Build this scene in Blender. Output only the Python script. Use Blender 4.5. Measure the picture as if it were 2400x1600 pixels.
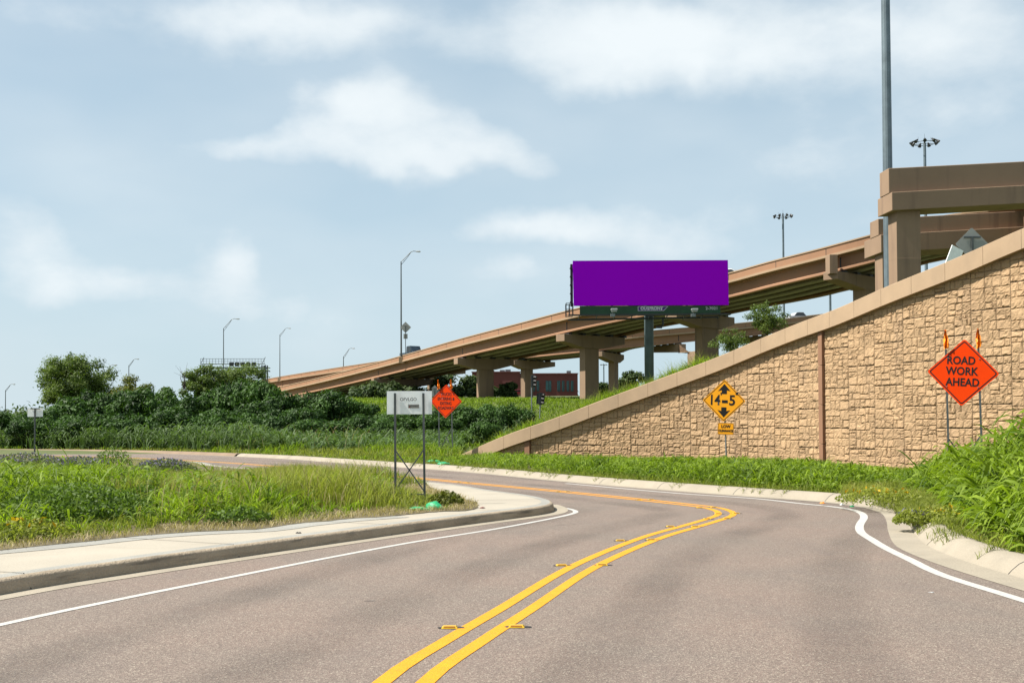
import bpy, bmesh, math, random
import numpy as np
from mathutils import Vector, Matrix
from mathutils.geometry import tessellate_polygon
for _o in list(bpy.data.objects): bpy.data.objects.remove(_o)
SC = bpy.context.scene
COL = SC.collection
# ------------------------------------------------------------------ camera
F = 2677.0; H = 1.6
PITCH = math.radians(1.5); ROLL = -0.004; SHIFT = 130.0
cd = bpy.data.cameras.new('camera'); cam = bpy.data.objects.new('camera', cd); COL.objects.link(cam)
cd.sensor_fit = 'HORIZONTAL'; cd.sensor_width = 36; cd.lens = 36 * F / 2400
cd.shift_y = SHIFT / 2400; cd.clip_start = 0.1; cd.clip_end = 6000
CR = Matrix.Rotation(math.pi/2 + PITCH, 3, 'X') @ Matrix.Rotation(ROLL, 3, 'Z')
cam.matrix_world = Matrix.Translation((0, 0, H)) @ CR.to_4x4()
SC.camera = cam
def ray(px, py):
    return CR @ Vector(((px-1200)/F, (800-py+SHIFT)/F, -1))
def P(px, py, d):                       # point of the photograph at depth d
    r = ray(px, py); return Vector((r.x*d/r.y, d, H + r.z*d/r.y))
def G(px, py, z=0.0):                   # point of the photograph on the ground
    r = ray(px, py); k = (z-H)/r.z; return Vector((r.x*k, r.y*k, z))
# ------------------------------------------------------------------ light
SUN_AZ = math.radians(-5); SUN_EL = math.radians(54)
sv = Vector((-math.cos(SUN_AZ)*math.cos(SUN_EL), math.sin(SUN_AZ)*math.cos(SUN_EL), math.sin(SUN_EL)))
sl = bpy.data.lights.new('sun', 'SUN'); sl.energy = 5.0; sl.angle = math.radians(0.6); sl.color = (1, 0.95, 0.86)
so = bpy.data.objects.new('sun', sl); COL.objects.link(so); so.rotation_euler = sv.to_track_quat('Z', 'Y').to_euler()
SC.view_settings.view_transform = 'Standard'; SC.view_settings.look = 'None'
SC.view_settings.exposure = 1.05; SC.view_settings.gamma = 1
w = bpy.data.worlds.new('World'); SC.world = w; w.use_nodes = True
def build_world():
    nt = w.node_tree; N = nt.nodes; L = nt.links; N.clear()
    out = N.new('ShaderNodeOutputWorld'); bg = N.new('ShaderNodeBackground'); L.new(bg.outputs[0], out.inputs[0])
    bg.inputs[1].default_value = 0.0545
    sky = N.new('ShaderNodeTexSky'); sky.sky_type = 'NISHITA'; sky.sun_disc = False
    sky.sun_elevation = SUN_EL; sky.sun_rotation = math.atan2(sv.x, sv.y); sky.dust_density = 1.5; sky.air_density = 1.0
    tc = N.new('ShaderNodeTexCoord'); sep = N.new('ShaderNodeSeparateXYZ'); L.new(tc.outputs['Generated'], sep.inputs[0])
    def M(op, a, b=None, c=None):
        n = N.new('ShaderNodeMath'); n.operation = op
        for i, v in enumerate((a, b, c)):
            if v is None: continue
            if isinstance(v, (int, float)): n.inputs[i].default_value = v
            else: L.new(v, n.inputs[i])
        return n.outputs[0]
    az = M('ARCTAN2', sep.outputs[0], sep.outputs[1]); el = M('ARCSINE', sep.outputs[2])
    def noise(scale, det=6, rough=0.55, sc=(1, 1, 1)):
        mp = N.new('ShaderNodeMapping'); mp.inputs['Scale'].default_value = sc; L.new(tc.outputs['Generated'], mp.inputs[0])
        n = N.new('ShaderNodeTexNoise'); n.inputs['Scale'].default_value = scale; n.inputs['Detail'].default_value = det
        n.inputs['Roughness'].default_value = rough; L.new(mp.outputs[0], n.inputs[0]); return n
    nz = noise(9, 4, .5)
    sc2 = N.new('ShaderNodeSeparateXYZ'); L.new(nz.outputs['Color'], sc2.inputs[0])
    azd = M('ADD', az, M('MULTIPLY', M('SUBTRACT', sc2.outputs[0], .5), .14))
    eld = M('ADD', el, M('MULTIPLY', M('SUBTRACT', sc2.outputs[1], .5), .075))
    tot = None
    for (px, py, rx, ry, s) in CLOUDS:
        r = ray(px, py).normalized(); a = math.atan2(r.x, r.y); e = math.asin(r.z)
        u = M('DIVIDE', M('SUBTRACT', azd, a), rx/F); v = M('DIVIDE', M('SUBTRACT', eld, e), ry/F)
        q = M('ADD', M('POWER', M('ABSOLUTE', u), 2.0), M('POWER', M('ABSOLUTE', v), 2.0))
        g = M('MULTIPLY', M('POWER', 2.718, M('MULTIPLY', q, -1.0)), s)
        tot = g if tot is None else M('ADD', tot, g)
    fine = noise(14, 8, .56, (1, 1, 1.8)); soft = noise(4, 3, .5, (1, 1, 2.5))
    dens = M('ADD', tot, M('MULTIPLY', M('SUBTRACT', fine.outputs[0], .5), 1.0))
    mr = N.new('ShaderNodeMapRange'); mr.interpolation_type = 'SMOOTHSTEP'
    mr.inputs['From Min'].default_value = 0.10; mr.inputs['From Max'].default_value = 1.15; L.new(dens, mr.inputs['Value'])
    thin = N.new('ShaderNodeMapRange'); thin.inputs['From Min'].default_value = .35; thin.inputs['From Max'].default_value = .75
    thin.inputs['To Max'].default_value = .45; L.new(soft.outputs[0], thin.inputs['Value'])
    cf = M('MAXIMUM', M('MULTIPLY', mr.outputs[0], .88), thin.outputs[0])
    # humid haze: paler towards the horizon
    hz = M('POWER', 2.718, M('MULTIPLY', M('MAXIMUM', el, 0.0), -3.2))
    mixh = N.new('ShaderNodeMix'); mixh.data_type = 'RGBA'; L.new(M('ADD', M('MULTIPLY', hz, .35), .45), mixh.inputs[0])
    L.new(sky.outputs[0], mixh.inputs[6]); mixh.inputs[7].default_value = (5.7, 7.3, 8.2, 1)
    shade = noise(9, 6, .55, (1, 1, 1.8)); cr = N.new('ShaderNodeMix'); cr.data_type = 'RGBA'
    dm = N.new('ShaderNodeMapRange'); dm.inputs['From Min'].default_value = .25; dm.inputs['From Max'].default_value = 1.3; L.new(dens, dm.inputs['Value'])
    L.new(M('ADD', M('MULTIPLY', dm.outputs[0], .75), M('MULTIPLY', M('SUBTRACT', shade.outputs[0], .42), 1.5)), cr.inputs[0]); cr.inputs[6].default_value = (6.5, 7.3, 7.8, 1); cr.inputs[7].default_value = (8.4, 8.9, 9.1, 1)
    mixc = N.new('ShaderNodeMix'); mixc.data_type = 'RGBA'; L.new(cf, mixc.inputs[0])
    L.new(mixh.outputs[2], mixc.inputs[6]); L.new(cr.outputs[2], mixc.inputs[7])
    L.new(mixc.outputs[2], bg.inputs[0])
CLOUDS = [(880,310,220,85,1.0),(815,240,120,60,.7),(540,335,230,36,.75),(1180,355,170,50,.75),(980,390,300,30,.5),(520,60,260,75,.85),(850,60,250,80,.65),
          (1400,60,330,75,.9),(1500,150,260,70,.8),(1850,90,330,110,.7),(2250,120,260,190,.75),(45,550,130,90,.8),(500,590,100,70,.68),(560,650,90,50,.5),
          (330,690,240,50,.45),(1400,520,330,65,.72),(1250,560,200,40,.6),(1230,660,130,50,.75),(180,700,200,60,.5),(700,720,180,40,.5),(1900,380,260,70,.5),(1620,570,160,60,.35),(780,760,130,40,.35),(60,20,120,40,.4),(2050,520,110,40,.4)]
build_world()
# ------------------------------------------------------------------ materials
ALB = .57     # albedos below are written for exposure 0
def mat(name, col, rough=.8, var=.12, scale=2.0, bump=0.0, bscale=40., metal=0., col2=None, fine=0., fscale=120., spec=.4, stain=None, coat=0):
    col = tuple(q*ALB for q in col); col2 = tuple(q*ALB for q in col2) if col2 else None; stain = (tuple(q*ALB for q in stain[0]), *stain[1:]) if stain else None
    m = bpy.data.materials.new(name); m.use_nodes = True; nt = m.node_tree; N = nt.nodes; L = nt.links
    b = N['Principled BSDF']; b.inputs['Roughness'].default_value = rough; b.inputs['Metallic'].default_value = metal
    b.inputs['Specular IOR Level'].default_value = spec; b.inputs['Coat Weight'].default_value = coat
    tc = N.new('ShaderNodeTexCoord'); 
    def nz(s, det=5, r=.6):
        n = N.new('ShaderNodeTexNoise'); n.inputs['Scale'].default_value = s; n.inputs['Detail'].default_value = det
        n.inputs['Roughness'].default_value = r; L.new(tc.outputs['Object'], n.inputs[0]); return n
    c2 = col2 if col2 else tuple(c*(1-2*var) for c in col)
    mx = N.new('ShaderNodeMix'); mx.data_type = 'RGBA'
    mx.inputs[6].default_value = (*[min(1, c*(1+var)) if not col2 else c for c in col], 1); mx.inputs[7].default_value = (*c2, 1)
    rr = N.new('ShaderNodeMapRange'); rr.inputs['From Min'].default_value = .3; rr.inputs['From Max'].default_value = .7
    L.new(nz(scale).outputs[0], rr.inputs['Value']); L.new(rr.outputs[0], mx.inputs[0])
    o = mx.outputs[2]
    if fine:
        fm = N.new('ShaderNodeMix'); fm.data_type = 'RGBA'; fm.blend_type = 'MULTIPLY'; fm.inputs[0].default_value = 1
        r2 = N.new('ShaderNodeMapRange'); r2.inputs['From Min'].default_value = .3; r2.inputs['From Max'].default_value = .7
        r2.inputs['To Min'].default_value = 1-fine; r2.inputs['To Max'].default_value = 1+fine
        L.new(nz(fscale, 2, .7).outputs[0], r2.inputs['Value']); L.new(o, fm.inputs[6]); L.new(r2.outputs[0], fm.inputs[7]); o = fm.outputs[2]
    if stain:
        s = N.new('ShaderNodeMix'); s.data_type = 'RGBA'; s.inputs[7].default_value = (*stain[0], 1)
        mp = N.new('ShaderNodeMapping'); mp.inputs['Scale'].default_value = stain[1]; L.new(tc.outputs['Object'], mp.inputs[0])
        n = N.new('ShaderNodeTexNoise'); n.inputs['Scale'].default_value = 1; n.inputs['Detail'].default_value = 5; L.new(mp.outputs[0], n.inputs[0])
        r3 = N.new('ShaderNodeMapRange'); r3.inputs['From Min'].default_value = .55; r3.inputs['From Max'].default_value = .72
        r3.inputs['To Max'].default_value = stain[2]; L.new(n.outputs[0], r3.inputs['Value']); L.new(r3.outputs[0], s.inputs[0]); L.new(o, s.inputs[6]); o = s.outputs[2]
    L.new(o, b.inputs['Base Color'])
    if bump:
        bp = N.new('ShaderNodeBump'); bp.inputs['Strength'].default_value = bump; bp.inputs['Distance'].default_value = .05
        L.new(nz(bscale).outputs[0], bp.inputs['Height']); L.new(bp.outputs[0], b.inputs['Normal'])
    return m
def leafmat(name, dark, light, trans=.35, rough=.55, extra=None):
    m = bpy.data.materials.new(name); m.use_nodes = True; nt = m.node_tree; N = nt.nodes; L = nt.links
    b = N['Principled BSDF']; b.inputs['Roughness'].default_value = rough; b.inputs['Specular IOR Level'].default_value = .22; b.inputs['Roughness'].default_value = .6
    dark, light = [tuple(q*.62 for q in w_) for w_ in (dark, light)]; extra = tuple(q*.62 for q in extra) if extra else None
    at = N.new('ShaderNodeAttribute'); at.attribute_name = 'tint'
    cr = N.new('ShaderNodeValToRGB'); cr.color_ramp.elements[0].color = (*dark, 1); cr.color_ramp.elements[1].color = (*light, 1)
    if extra:
        e = cr.color_ramp.elements.new(.93); e.color = (*light, 1); cr.color_ramp.elements[2].color = (*extra, 1)
    L.new(at.outputs['Fac'], cr.inputs[0]); L.new(cr.outputs[0], b.inputs['Base Color'])
    tr = N.new('ShaderNodeBsdfTranslucent'); ms = N.new('ShaderNodeMixShader'); ms.inputs[0].default_value = trans
    tm = N.new('ShaderNodeMix'); tm.data_type = 'RGBA'; tm.blend_type = 'MULTIPLY'; tm.inputs[0].default_value = 1
    L.new(cr.outputs[0], tm.inputs[6]); tm.inputs[7].default_value = (1.25, 1.35, .6, 1); L.new(tm.outputs[2], tr.inputs[0])
    L.new(b.outputs[0], ms.inputs[1]); L.new(tr.outputs[0], ms.inputs[2]); L.new(ms.outputs[0], N['Material Output'].inputs[0])
    return m
M_ = {}
M_['wall'] = mat('wall_stone', (.65,.43,.24), .9, .10, 1.1, .5, 16, fine=.10, fscale=30, stain=((.43,.29,.18),(1.1,1.1,.16),.5))
M_['joint'] = mat('wall_backing', (.36,.24,.15), .95, .1, 2)
M_['coping'] = mat('coping_concrete', (.60,.425,.27), .85, .05, 1.1, .1, 50, fine=.05, fscale=90, stain=((.42,.31,.21),(1.2,1.2,.25),.35))
M_['pilaster'] = mat('pilaster_paint', (.38,.20,.115), .85, .06, 1.5, .1, 40)
M_['orange'] = mat('girder_paint', (.50,.265,.145), .8, .06, .15, .05, 20, stain=((.36,.22,.15),(.5,.5,.06),.5))
M_['tan'] = mat('pier_concrete', (.42,.28,.18), .85, .06, .25, .05, 20, stain=((.25,.165,.115),(1.3,1.3,.10),.75))
M_['lip'] = mat('parapet_lip', (.58,.40,.25), .85, .06, .25, .05, 20)
M_['under'] = mat('deck_underside', (.62,.54,.42), .9, .08, .4)
M_['steel'] = mat('galvanised_steel', (.30,.33,.34), .5, .1, 3, metal=.4, fine=.1)
M_['mast'] = mat('weathered_mast_steel', (.235,.30,.335), .5, .12, 1.2, metal=.35, stain=((.12,.15,.17),(2,2,.12),.6))
M_['dark'] = mat('dark_metal', (.035,.04,.042), .5, .1, 3)
M_['post'] = mat('sign_post_steel', (.16,.18,.18), .5, .12, 6, metal=.4)
M_['signback'] = mat('aluminium_sheet', (1.5,1.55,1.52), .6, .05, 3, metal=.0, fine=.04, fscale=60, stain=((1.1,1.12,1.08),(5,5,2.4),.5))
M_['greyback'] = mat('dull_sign_back', (.50,.51,.48), .6, .06, 3, metal=.2)
M_['so'] = mat('orange_sheeting', (1.35,.085,.0), .6, .02, 4, spec=.12)
M_['sy'] = mat('amber_sheeting', (1.6,.66,.006), .45, .02, 4)
M_['black'] = mat('black_ink', (.012,.011,.010), .5, .02, 4)
M_['white'] = mat('white_ink', (.80,.80,.80), .5, .02, 4)
M_['flag'] = mat('orange_flag_cloth', (1.6,.45,.02), .6, .12, 14)
M_['bag'] = mat('green_bag_plastic', (.03,.52,.20), .4, .12, 14, .3, 30)
M_['purple'] = mat('purple_vinyl', (.46,.0,.86), .9, .0, 1, spec=.05)
M_['purple2'] = mat('logo_purple', (.10,.03,.26), .6, .0, 1)
M_['apron'] = mat('green_apron', (.04,.125,.055), .6, .1, 1)
M_['polegreen'] = mat('billboard_pole', (.10,.145,.155), .45, .15, .8, stain=((.17,.22,.23),(2,2,.15),.5))
M_['brick'] = mat('red_brick', (.23,.065,.055), .85, .08, .3, fine=.08, fscale=4)
M_['brick2'] = mat('red_brick_panel', (.25,.08,.07), .85, .08, .3)
M_['winteal'] = mat('teal_glass', (.055,.15,.16), .15, .1, .5)
M_['rooflight'] = mat('pale_roof', (.5,.5,.5), .7)
M_['glass'] = mat('vehicle_glass', (.02,.025,.03), .08, .0, 1, spec=.8)
M_['tyre'] = mat('tyre_rubber', (.02,.02,.02), .8)
M_['bark'] = mat('bark', (.13,.095,.065), .9, .2, 6, .5, 20)
M_['soil'] = mat('soil', (.085,.085,.03), .95, .2, .6, .8, 8, col2=(.15,.13,.06), fine=.3, fscale=25)
M_['drysoil'] = mat('dry_thatch', (.20,.16,.085), .95, .2, 1.2, .8, 12, fine=.35, fscale=30)
M_['field'] = mat('field_ground', (.10,.145,.028), .95, .2, .15, .9, 1.5, col2=(.14,.15,.045), fine=.3, fscale=3)
M_['bitumen'] = mat('bitumen', (.045,.04,.038), .7, .2, 20)
M_['marker'] = mat('marker_plastic', (.80,.50,.02), .35, .03, 20)
M_['reflector'] = mat('amber_lens', (.35,.14,.01), .2, .1, 60)
M_['lens'] = mat('lamp_glass', (.55,.58,.58), .2, .05, 5)
# asphalt
def asphalt():
    m = bpy.data.materials.new('asphalt'); m.use_nodes = True; nt = m.node_tree; N = nt.nodes; L = nt.links
    b = N['Principled BSDF']; b.inputs['Roughness'].default_value = .85; b.inputs['Specular IOR Level'].default_value = .3
    g = N.new('ShaderNodeTexCoord')
    def nz(s, det=4, r=.6, sc=(1,1,1)):
        mp = N.new('ShaderNodeMapping'); mp.inputs['Scale'].default_value = sc; L.new(g.outputs['Object'], mp.inputs[0])
        n = N.new('ShaderNodeTexNoise'); n.inputs['Scale'].default_value = s; n.inputs['Detail'].default_value = det
        n.inputs['Roughness'].default_value = r; L.new(mp.outputs[0], n.inputs[0]); return n
    def mixc(f, a, c, t='MIX'):
        x = N.new('ShaderNodeMix'); x.data_type = 'RGBA'; x.blend_type = t
        for i, v in ((0, f), (6, a), (7, c)):
            if isinstance(v, (float, int)): x.inputs[i].default_value = v
            elif isinstance(v, tuple): x.inputs[i].default_value = (*v, 1)
            else: L.new(v, x.inputs[i])
        return x.outputs[2]
    def rng(v, a, c, lo=0, hi=1):
        r = N.new('ShaderNodeMapRange'); L.new(v, r.inputs['Value'])
        for k, q in (('From Min', a), ('From Max', c), ('To Min', lo), ('To Max', hi)): r.inputs[k].default_value = q
        return r.outputs[0]
    base = mixc(rng(nz(.35, 4).outputs[0], .35, .65), (.172,.126,.104), (.146,.117,.099))
    vo = N.new('ShaderNodeTexVoronoi'); vo.inputs['Scale'].default_value = 95; L.new(g.outputs['Object'], vo.inputs[0])
    st = N.new('ShaderNodeSeparateColor'); L.new(vo.outputs['Color'], st.inputs[0])
    c = mixc(rng(st.outputs[0], .0, .6, .35, 1), (.060,.050,.042), base)
    c = mixc(rng(st.outputs[1], .74, 1.0, 0, .75), c, (.30,.26,.21))
    c = mixc(1.0, c, rng(nz(190, 2, .8).outputs[0], .25, .75, .75, 1.25), 'MULTIPLY')
    c = mixc(rng(nz(.9, 5, .6, (1.6, .5, 1)).outputs[0], .5, .75, 0, .28), c, (.085,.075,.072))
    L.new(c, b.inputs['Base Color'])
    bp = N.new('ShaderNodeBump'); bp.inputs['Strength'].default_value = .5; bp.inputs['Distance'].default_value = .01
    L.new(vo.outputs['Distance'], bp.inputs['Height']); L.new(bp.outputs[0], b.inputs['Normal'])
    return m
M_['asphalt'] = asphalt()
M_['conc'] = mat('kerb_concrete', (.46,.40,.31), .9, .07, .8, .3, 30, fine=.08, fscale=60, stain=((.33,.29,.23),(1.5,1.5,1.5),.5))
M_['conctop'] = mat('apron_concrete', (.53,.475,.385), .9, .05, .7, .2, 30, fine=.07, fscale=70, stain=((.42,.36,.28),(.8,2.2,1),.5))
M_['concgrey'] = mat('old_grey_concrete', (.42,.41,.37), .9, .08, 1.5, .3, 30, fine=.1, fscale=60)
M_['browncurb'] = mat('brown_kerb', (.34,.24,.16), .9, .08, .8)
M_['kerbface'] = mat('kerb_face', (.62,.50,.36), .9, .12, 1.2, .4, 25, fine=.1, fscale=50, stain=((.20,.17,.13),(1.4,1.4,14),.8))
M_['wpaint'] = mat('white_road_paint', (.68,.66,.62), .7, .05, 3, .3, 60, fine=.1, fscale=80, stain=((.35,.31,.28),(22,22,22),.5))
M_['ypaint'] = mat('yellow_road_paint', (.98,.41,.0), .7, .05, 3, .3, 60, fine=.12, fscale=90, stain=((.55,.30,.03),(18,18,18),.6))
# foliage
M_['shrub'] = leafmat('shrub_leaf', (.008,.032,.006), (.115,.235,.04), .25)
M_['greyweed'] = leafmat('grey_weed_leaf', (.07,.10,.045), (.30,.36,.17), .35)
M_['weedleaf'] = leafmat('weed_leaf', (.035,.085,.01), (.22,.34,.06), .35)
M_['tree'] = leafmat('tree_leaf', (.03,.07,.010), (.24,.33,.07), .35)
M_['olive'] = leafmat('olive_leaf', (.05,.075,.008), (.27,.29,.05), .35)
M_['fartree'] = leafmat('far_leaf', (.025,.06,.02), (.14,.20,.06), .25)
M_['grass'] = leafmat('grass_blade', (.07,.15,.010), (.46,.62,.05), .5, .5, (.64,.70,.28))
M_['leafy'] = leafmat('leafy_grass', (.035,.095,.006), (.36,.50,.04), .4, .5, (.56,.62,.26))
M_['reed'] = leafmat('reed_blade', (.04,.08,.022), (.17,.27,.08), .35, .5, (.32,.35,.18))
M_['dry'] = leafmat('dry_blade', (.28,.22,.09), (.72,.60,.34), .3, .7)
M_['olgrass'] = leafmat('olive_grass', (.13,.18,.02), (.52,.56,.12), .45, .6, (.70,.62,.3))
M_['petal'] = leafmat('lilac_petal', (.16,.14,.30), (.30,.27,.50), .3)
M_['gold'] = leafmat('gold_petal', (.70,.38,.01), (.80,.55,.02), .2)
# ------------------------------------------------------------------ object helpers
def tag(o, label=None, cat=None, group=None, kind=None):
    if label: o['label'] = label
    if cat: o['category'] = cat
    if group: o['group'] = group
    if kind: o['kind'] = kind
    return o
def thing(name, label, cat, loc=(0,0,0), rz=0, group=None):
    o = bpy.data.objects.new(name, None); COL.objects.link(o); o.location = loc; o.rotation_euler = (0, 0, rz)
    o.empty_display_size = .2
    return tag(o, label, cat, group)
class MB:
    def __init__(s): s.v = []; s.f = []; s.mi = []; s.m = 0
    def quad(s, pts):
        k = len(s.v); s.v += [tuple(p) for p in pts]; s.f.append(tuple(range(k, k+len(pts)))); s.mi.append(s.m)
    def box(s, c, size, rot=None):
        x, y, z = [q/2 for q in size]; c = Vector(c)
        co = [Vector((a*x, b*y, d*z)) for d in (-1, 1) for b in (-1, 1) for a in (-1, 1)]
        if rot is not None: co = [rot @ q for q in co]
        k = len(s.v); s.v += [tuple(q+c) for q in co]
        for f in ((0,2,3,1),(4,5,7,6),(0,1,5,4),(2,6,7,3),(0,4,6,2),(1,3,7,5)): s.f.append(tuple(k+i for i in f)); s.mi.append(s.m)
    def bar(s, a, b, wx, wy, up=(0,0,1)):
        a = Vector(a); b = Vector(b); d = (b-a); ln = d.length; d.normalize(); up = Vector(up)
        if abs(d.dot(up)) > .95: up = Vector((0, 1, 0))
        x = d.cross(up).normalized(); y = x.cross(d)
        R = Matrix((x, y, d)).transposed(); s.box((a+b)/2, (wx, wy, ln), R)
    def tube(s, pts, r, n=8, cap=True):
        pts = [Vector(p) for p in pts]; rs = r if isinstance(r, (list, tuple)) else [r]*len(pts); k = len(s.v); px = None
        for i, p in enumerate(pts):
            d = (pts[min(i+1, len(pts)-1)] - pts[max(i-1, 0)]).normalized()
            u = Vector((0, 0, 1)) if abs(d.z) < .9 else Vector((0, 1, 0))
            x = d.cross(u).normalized() if px is None else (px - d*px.dot(d)).normalized(); px = x; y = x.cross(d)
            for j in range(n):
                a = 2*math.pi*j/n; s.v.append(tuple(p + (x*math.cos(a) + y*math.sin(a))*rs[i]))
        for i in range(len(pts)-1):
            for j in range(n):
                s.f.append((k+i*n+j, k+i*n+(j+1)%n, k+(i+1)*n+(j+1)%n, k+(i+1)*n+j)); s.mi.append(s.m)
        if cap:
            s.f.append(tuple(k+j for j in range(n))[::-1]); s.f.append(tuple(k+(len(pts)-1)*n+j for j in range(n))); s.mi += [s.m]*2
    def prism(s, poly, o, ux, uy, n, t):            # extrude a 2D polygon (frame ux,uy at o) along n by t
        o = Vector(o); ux = Vector(ux); uy = Vector(uy); n = Vector(n); k = len(s.v); m = len(poly)
        for q in (0, t):
            for a, b in poly: s.v.append(tuple(o + ux*a + uy*b + n*q))
        s.f.append(tuple(range(k, k+m))[::-1]); s.f.append(tuple(range(k+m, k+2*m)))
        s.mi += [s.m]*(m+2)
        for i in range(m): s.f.append((k+i, k+(i+1)%m, k+m+(i+1)%m, k+m+i))
    def build(s, name, mats, parent=None, smooth=False, bevel=0):
        me = bpy.data.meshes.new(name); me.from_pydata(s.v, [], s.f)
        mats = mats if isinstance(mats, (list, tuple)) else [mats]
        for q in mats: me.materials.append(q)
        if len(mats) > 1: me.polygons.foreach_set('material_index', s.mi)
        bm = bmesh.new(); bm.from_mesh(me); bmesh.ops.recalc_face_normals(bm, faces=bm.faces); bm.to_mesh(me); bm.free()
        if smooth: me.polygons.foreach_set('use_smooth', [True]*len(me.polygons))
        o = bpy.data.objects.new(name, me); COL.objects.link(o)
        if parent: o.parent = parent
        if bevel:
            b = o.modifiers.new('bevel', 'BEVEL'); b.width = bevel; b.segments = 2; b.limit_method = 'ANGLE'
        return o
def npmesh(name, V, Q, mats, parent=None, tint=None, mi=None):
    me = bpy.data.meshes.new(name); nv = len(V); nf, k = Q.shape
    me.vertices.add(nv); me.vertices.foreach_set('co', np.asarray(V, dtype=np.float32).ravel())
    me.loops.add(nf*k); me.loops.foreach_set('vertex_index', Q.astype(np.int32).ravel())
    me.polygons.add(nf); me.polygons.foreach_set('loop_start', np.arange(0, nf*k, k, dtype=np.int32))
    if mi is not None: me.polygons.foreach_set('material_index', mi.astype(np.int32))
    me.update(calc_edges=True)
    if tint is not None:
        a = me.attributes.new('tint', 'FLOAT', 'FACE'); a.data.foreach_set('value', tint.astype(np.float32))
    for q in (mats if isinstance(mats, (list, tuple)) else [mats]): me.materials.append(q)
    o = bpy.data.objects.new(name, me); COL.objects.link(o)
    if parent: o.parent = parent
    return o
def dup(root, loc=None, rz=None, scale=None, label=None):
    r = root.copy(); COL.objects.link(r)
    if loc is not None: r.location = loc
    if rz is not None: r.rotation_euler = (0, 0, rz)
    if scale is not None: r.scale = scale
    if label: r['label'] = label
    for ch in list(root.children):
        c = ch.copy(); COL.objects.link(c); c.parent = r
        for g in list(ch.children):
            q = g.copy(); COL.objects.link(q); q.parent = c
    return r
def cr(pts, step=.3):                    # Catmull-Rom through points, resampled
    pts = [Vector(p) for p in pts]; out = []
    q = [pts[0]*2-pts[1]] + pts + [pts[-1]*2-pts[-2]]
    for i in range(1, len(q)-2):
        a, b, c, d = q[i-1:i+3]
        # centripetal
        ta = 0; tb = ta + max((b-a).length, 1e-4)**.5; tcc = tb + max((c-b).length, 1e-4)**.5; td = tcc + max((d-c).length, 1e-4)**.5
        n = max(2, int((c-b).length/step))
        for k in range(n):
            t = tb + (tcc-tb)*k/n
            A1 = a*((tb-t)/(tb-ta)) + b*((t-ta)/(tb-ta)); A2 = b*((tcc-t)/(tcc-tb)) + c*((t-tb)/(tcc-tb)); A3 = c*((td-t)/(td-tcc)) + d*((t-tcc)/(td-tcc))
            B1 = A1*((tcc-t)/(tcc-ta)) + A2*((t-ta)/(tcc-ta)); B2 = A2*((td-t)/(td-tb)) + A3*((t-tb)/(td-tb))
            out.append(B1*((tcc-t)/(tcc-tb)) + B2*((t-tb)/(tcc-tb)))
    out.append(pts[-1]); return out
def normals2(pl):                        # left-hand normals in plan
    out = []
    for i in range(len(pl)):
        d = pl[min(i+1, len(pl)-1)] - pl[max(i-1, 0)]; n = Vector((-d.y, d.x, 0)); n.normalize(); out.append(n)
    return out
def offs(pl, a):
    ns = normals2(pl); return [p + n*a for p, n in zip(pl, ns)]
def sweep(mb, pl, prof, closed=False):   # prof: list of (offset along left normal, z)
    ns = normals2(pl); k = len(mb.v); m = len(prof)
    for p, n in zip(pl, ns):
        for a, z in prof: q = p + n*a; mb.v.append((q.x, q.y, p.z + z))
    r = m if closed else m-1
    for i in range(len(pl)-1):
        for j in range(r): mb.f.append((k+i*m+j, k+i*m+(j+1)%m, k+(i+1)*m+(j+1)%m, k+(i+1)*m+j)); mb.mi.append(mb.m)
    if closed:
        mb.f.append(tuple(k+j for j in range(m))); mb.f.append(tuple(k+(len(pl)-1)*m+j for j in range(m))); mb.mi += [mb.m]*2
def fill(name, poly, z, m, label=None):
    me = bpy.data.meshes.new(name); t = tessellate_polygon([[Vector((p.x, p.y, 0)) for p in poly]])
    me.from_pydata([(p.x, p.y, z) for p in poly], [], [tuple(x) for x in t]); me.materials.append(m)
    bm = bmesh.new(); bm.from_mesh(me); bmesh.ops.recalc_face_normals(bm, faces=bm.faces)
    for f in bm.faces:
        if f.normal.z < 0: f.normal_flip()
    bm.to_mesh(me); bm.free()
    o = bpy.data.objects.new(name, me); COL.objects.link(o); return tag(o, kind='structure')
def interp(x, xs, ys): return float(np.interp(x, xs, ys))
def text(s, size, bold=0.0, font_scale=(1, 1), space=1.0):
    c = bpy.data.curves.new('t', 'FONT'); c.body = s; c.size = size; c.align_x = 'CENTER'; c.align_y = 'CENTER'; c.offset = bold; c.space_character = space
    c.resolution_u = 3
    o = bpy.data.objects.new('t', c); COL.objects.link(o); dg = bpy.context.evaluated_depsgraph_get()
    me = bpy.data.meshes.new_from_object(o.evaluated_get(dg)); bpy.data.objects.remove(o); bpy.data.curves.remove(c)
    for v in me.vertices: v.co.x *= font_scale[0]; v.co.y *= font_scale[1]
    return me
def text_obj(name, lines, m, parent, y=-.004):     # lines: (string, size, x, z, bold, xscale); faces -Y
    bm = bmesh.new()
    for (s, size, x, z, bold, xs) in lines:
        me = text(s, size, bold, (xs, 1)); k = bmesh.new(); k.from_mesh(me)
        for v in k.verts: v.co = Vector((v.co.x + x, y, v.co.y + z))
        k.to_mesh(me); k.free(); bm.from_mesh(me); bpy.data.meshes.remove(me)
    me = bpy.data.meshes.new(name); bm.to_mesh(me); bm.free(); me.materials.append(m)
    o = bpy.data.objects.new(name, me); COL.objects.link(o); o.parent = parent; return o
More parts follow.
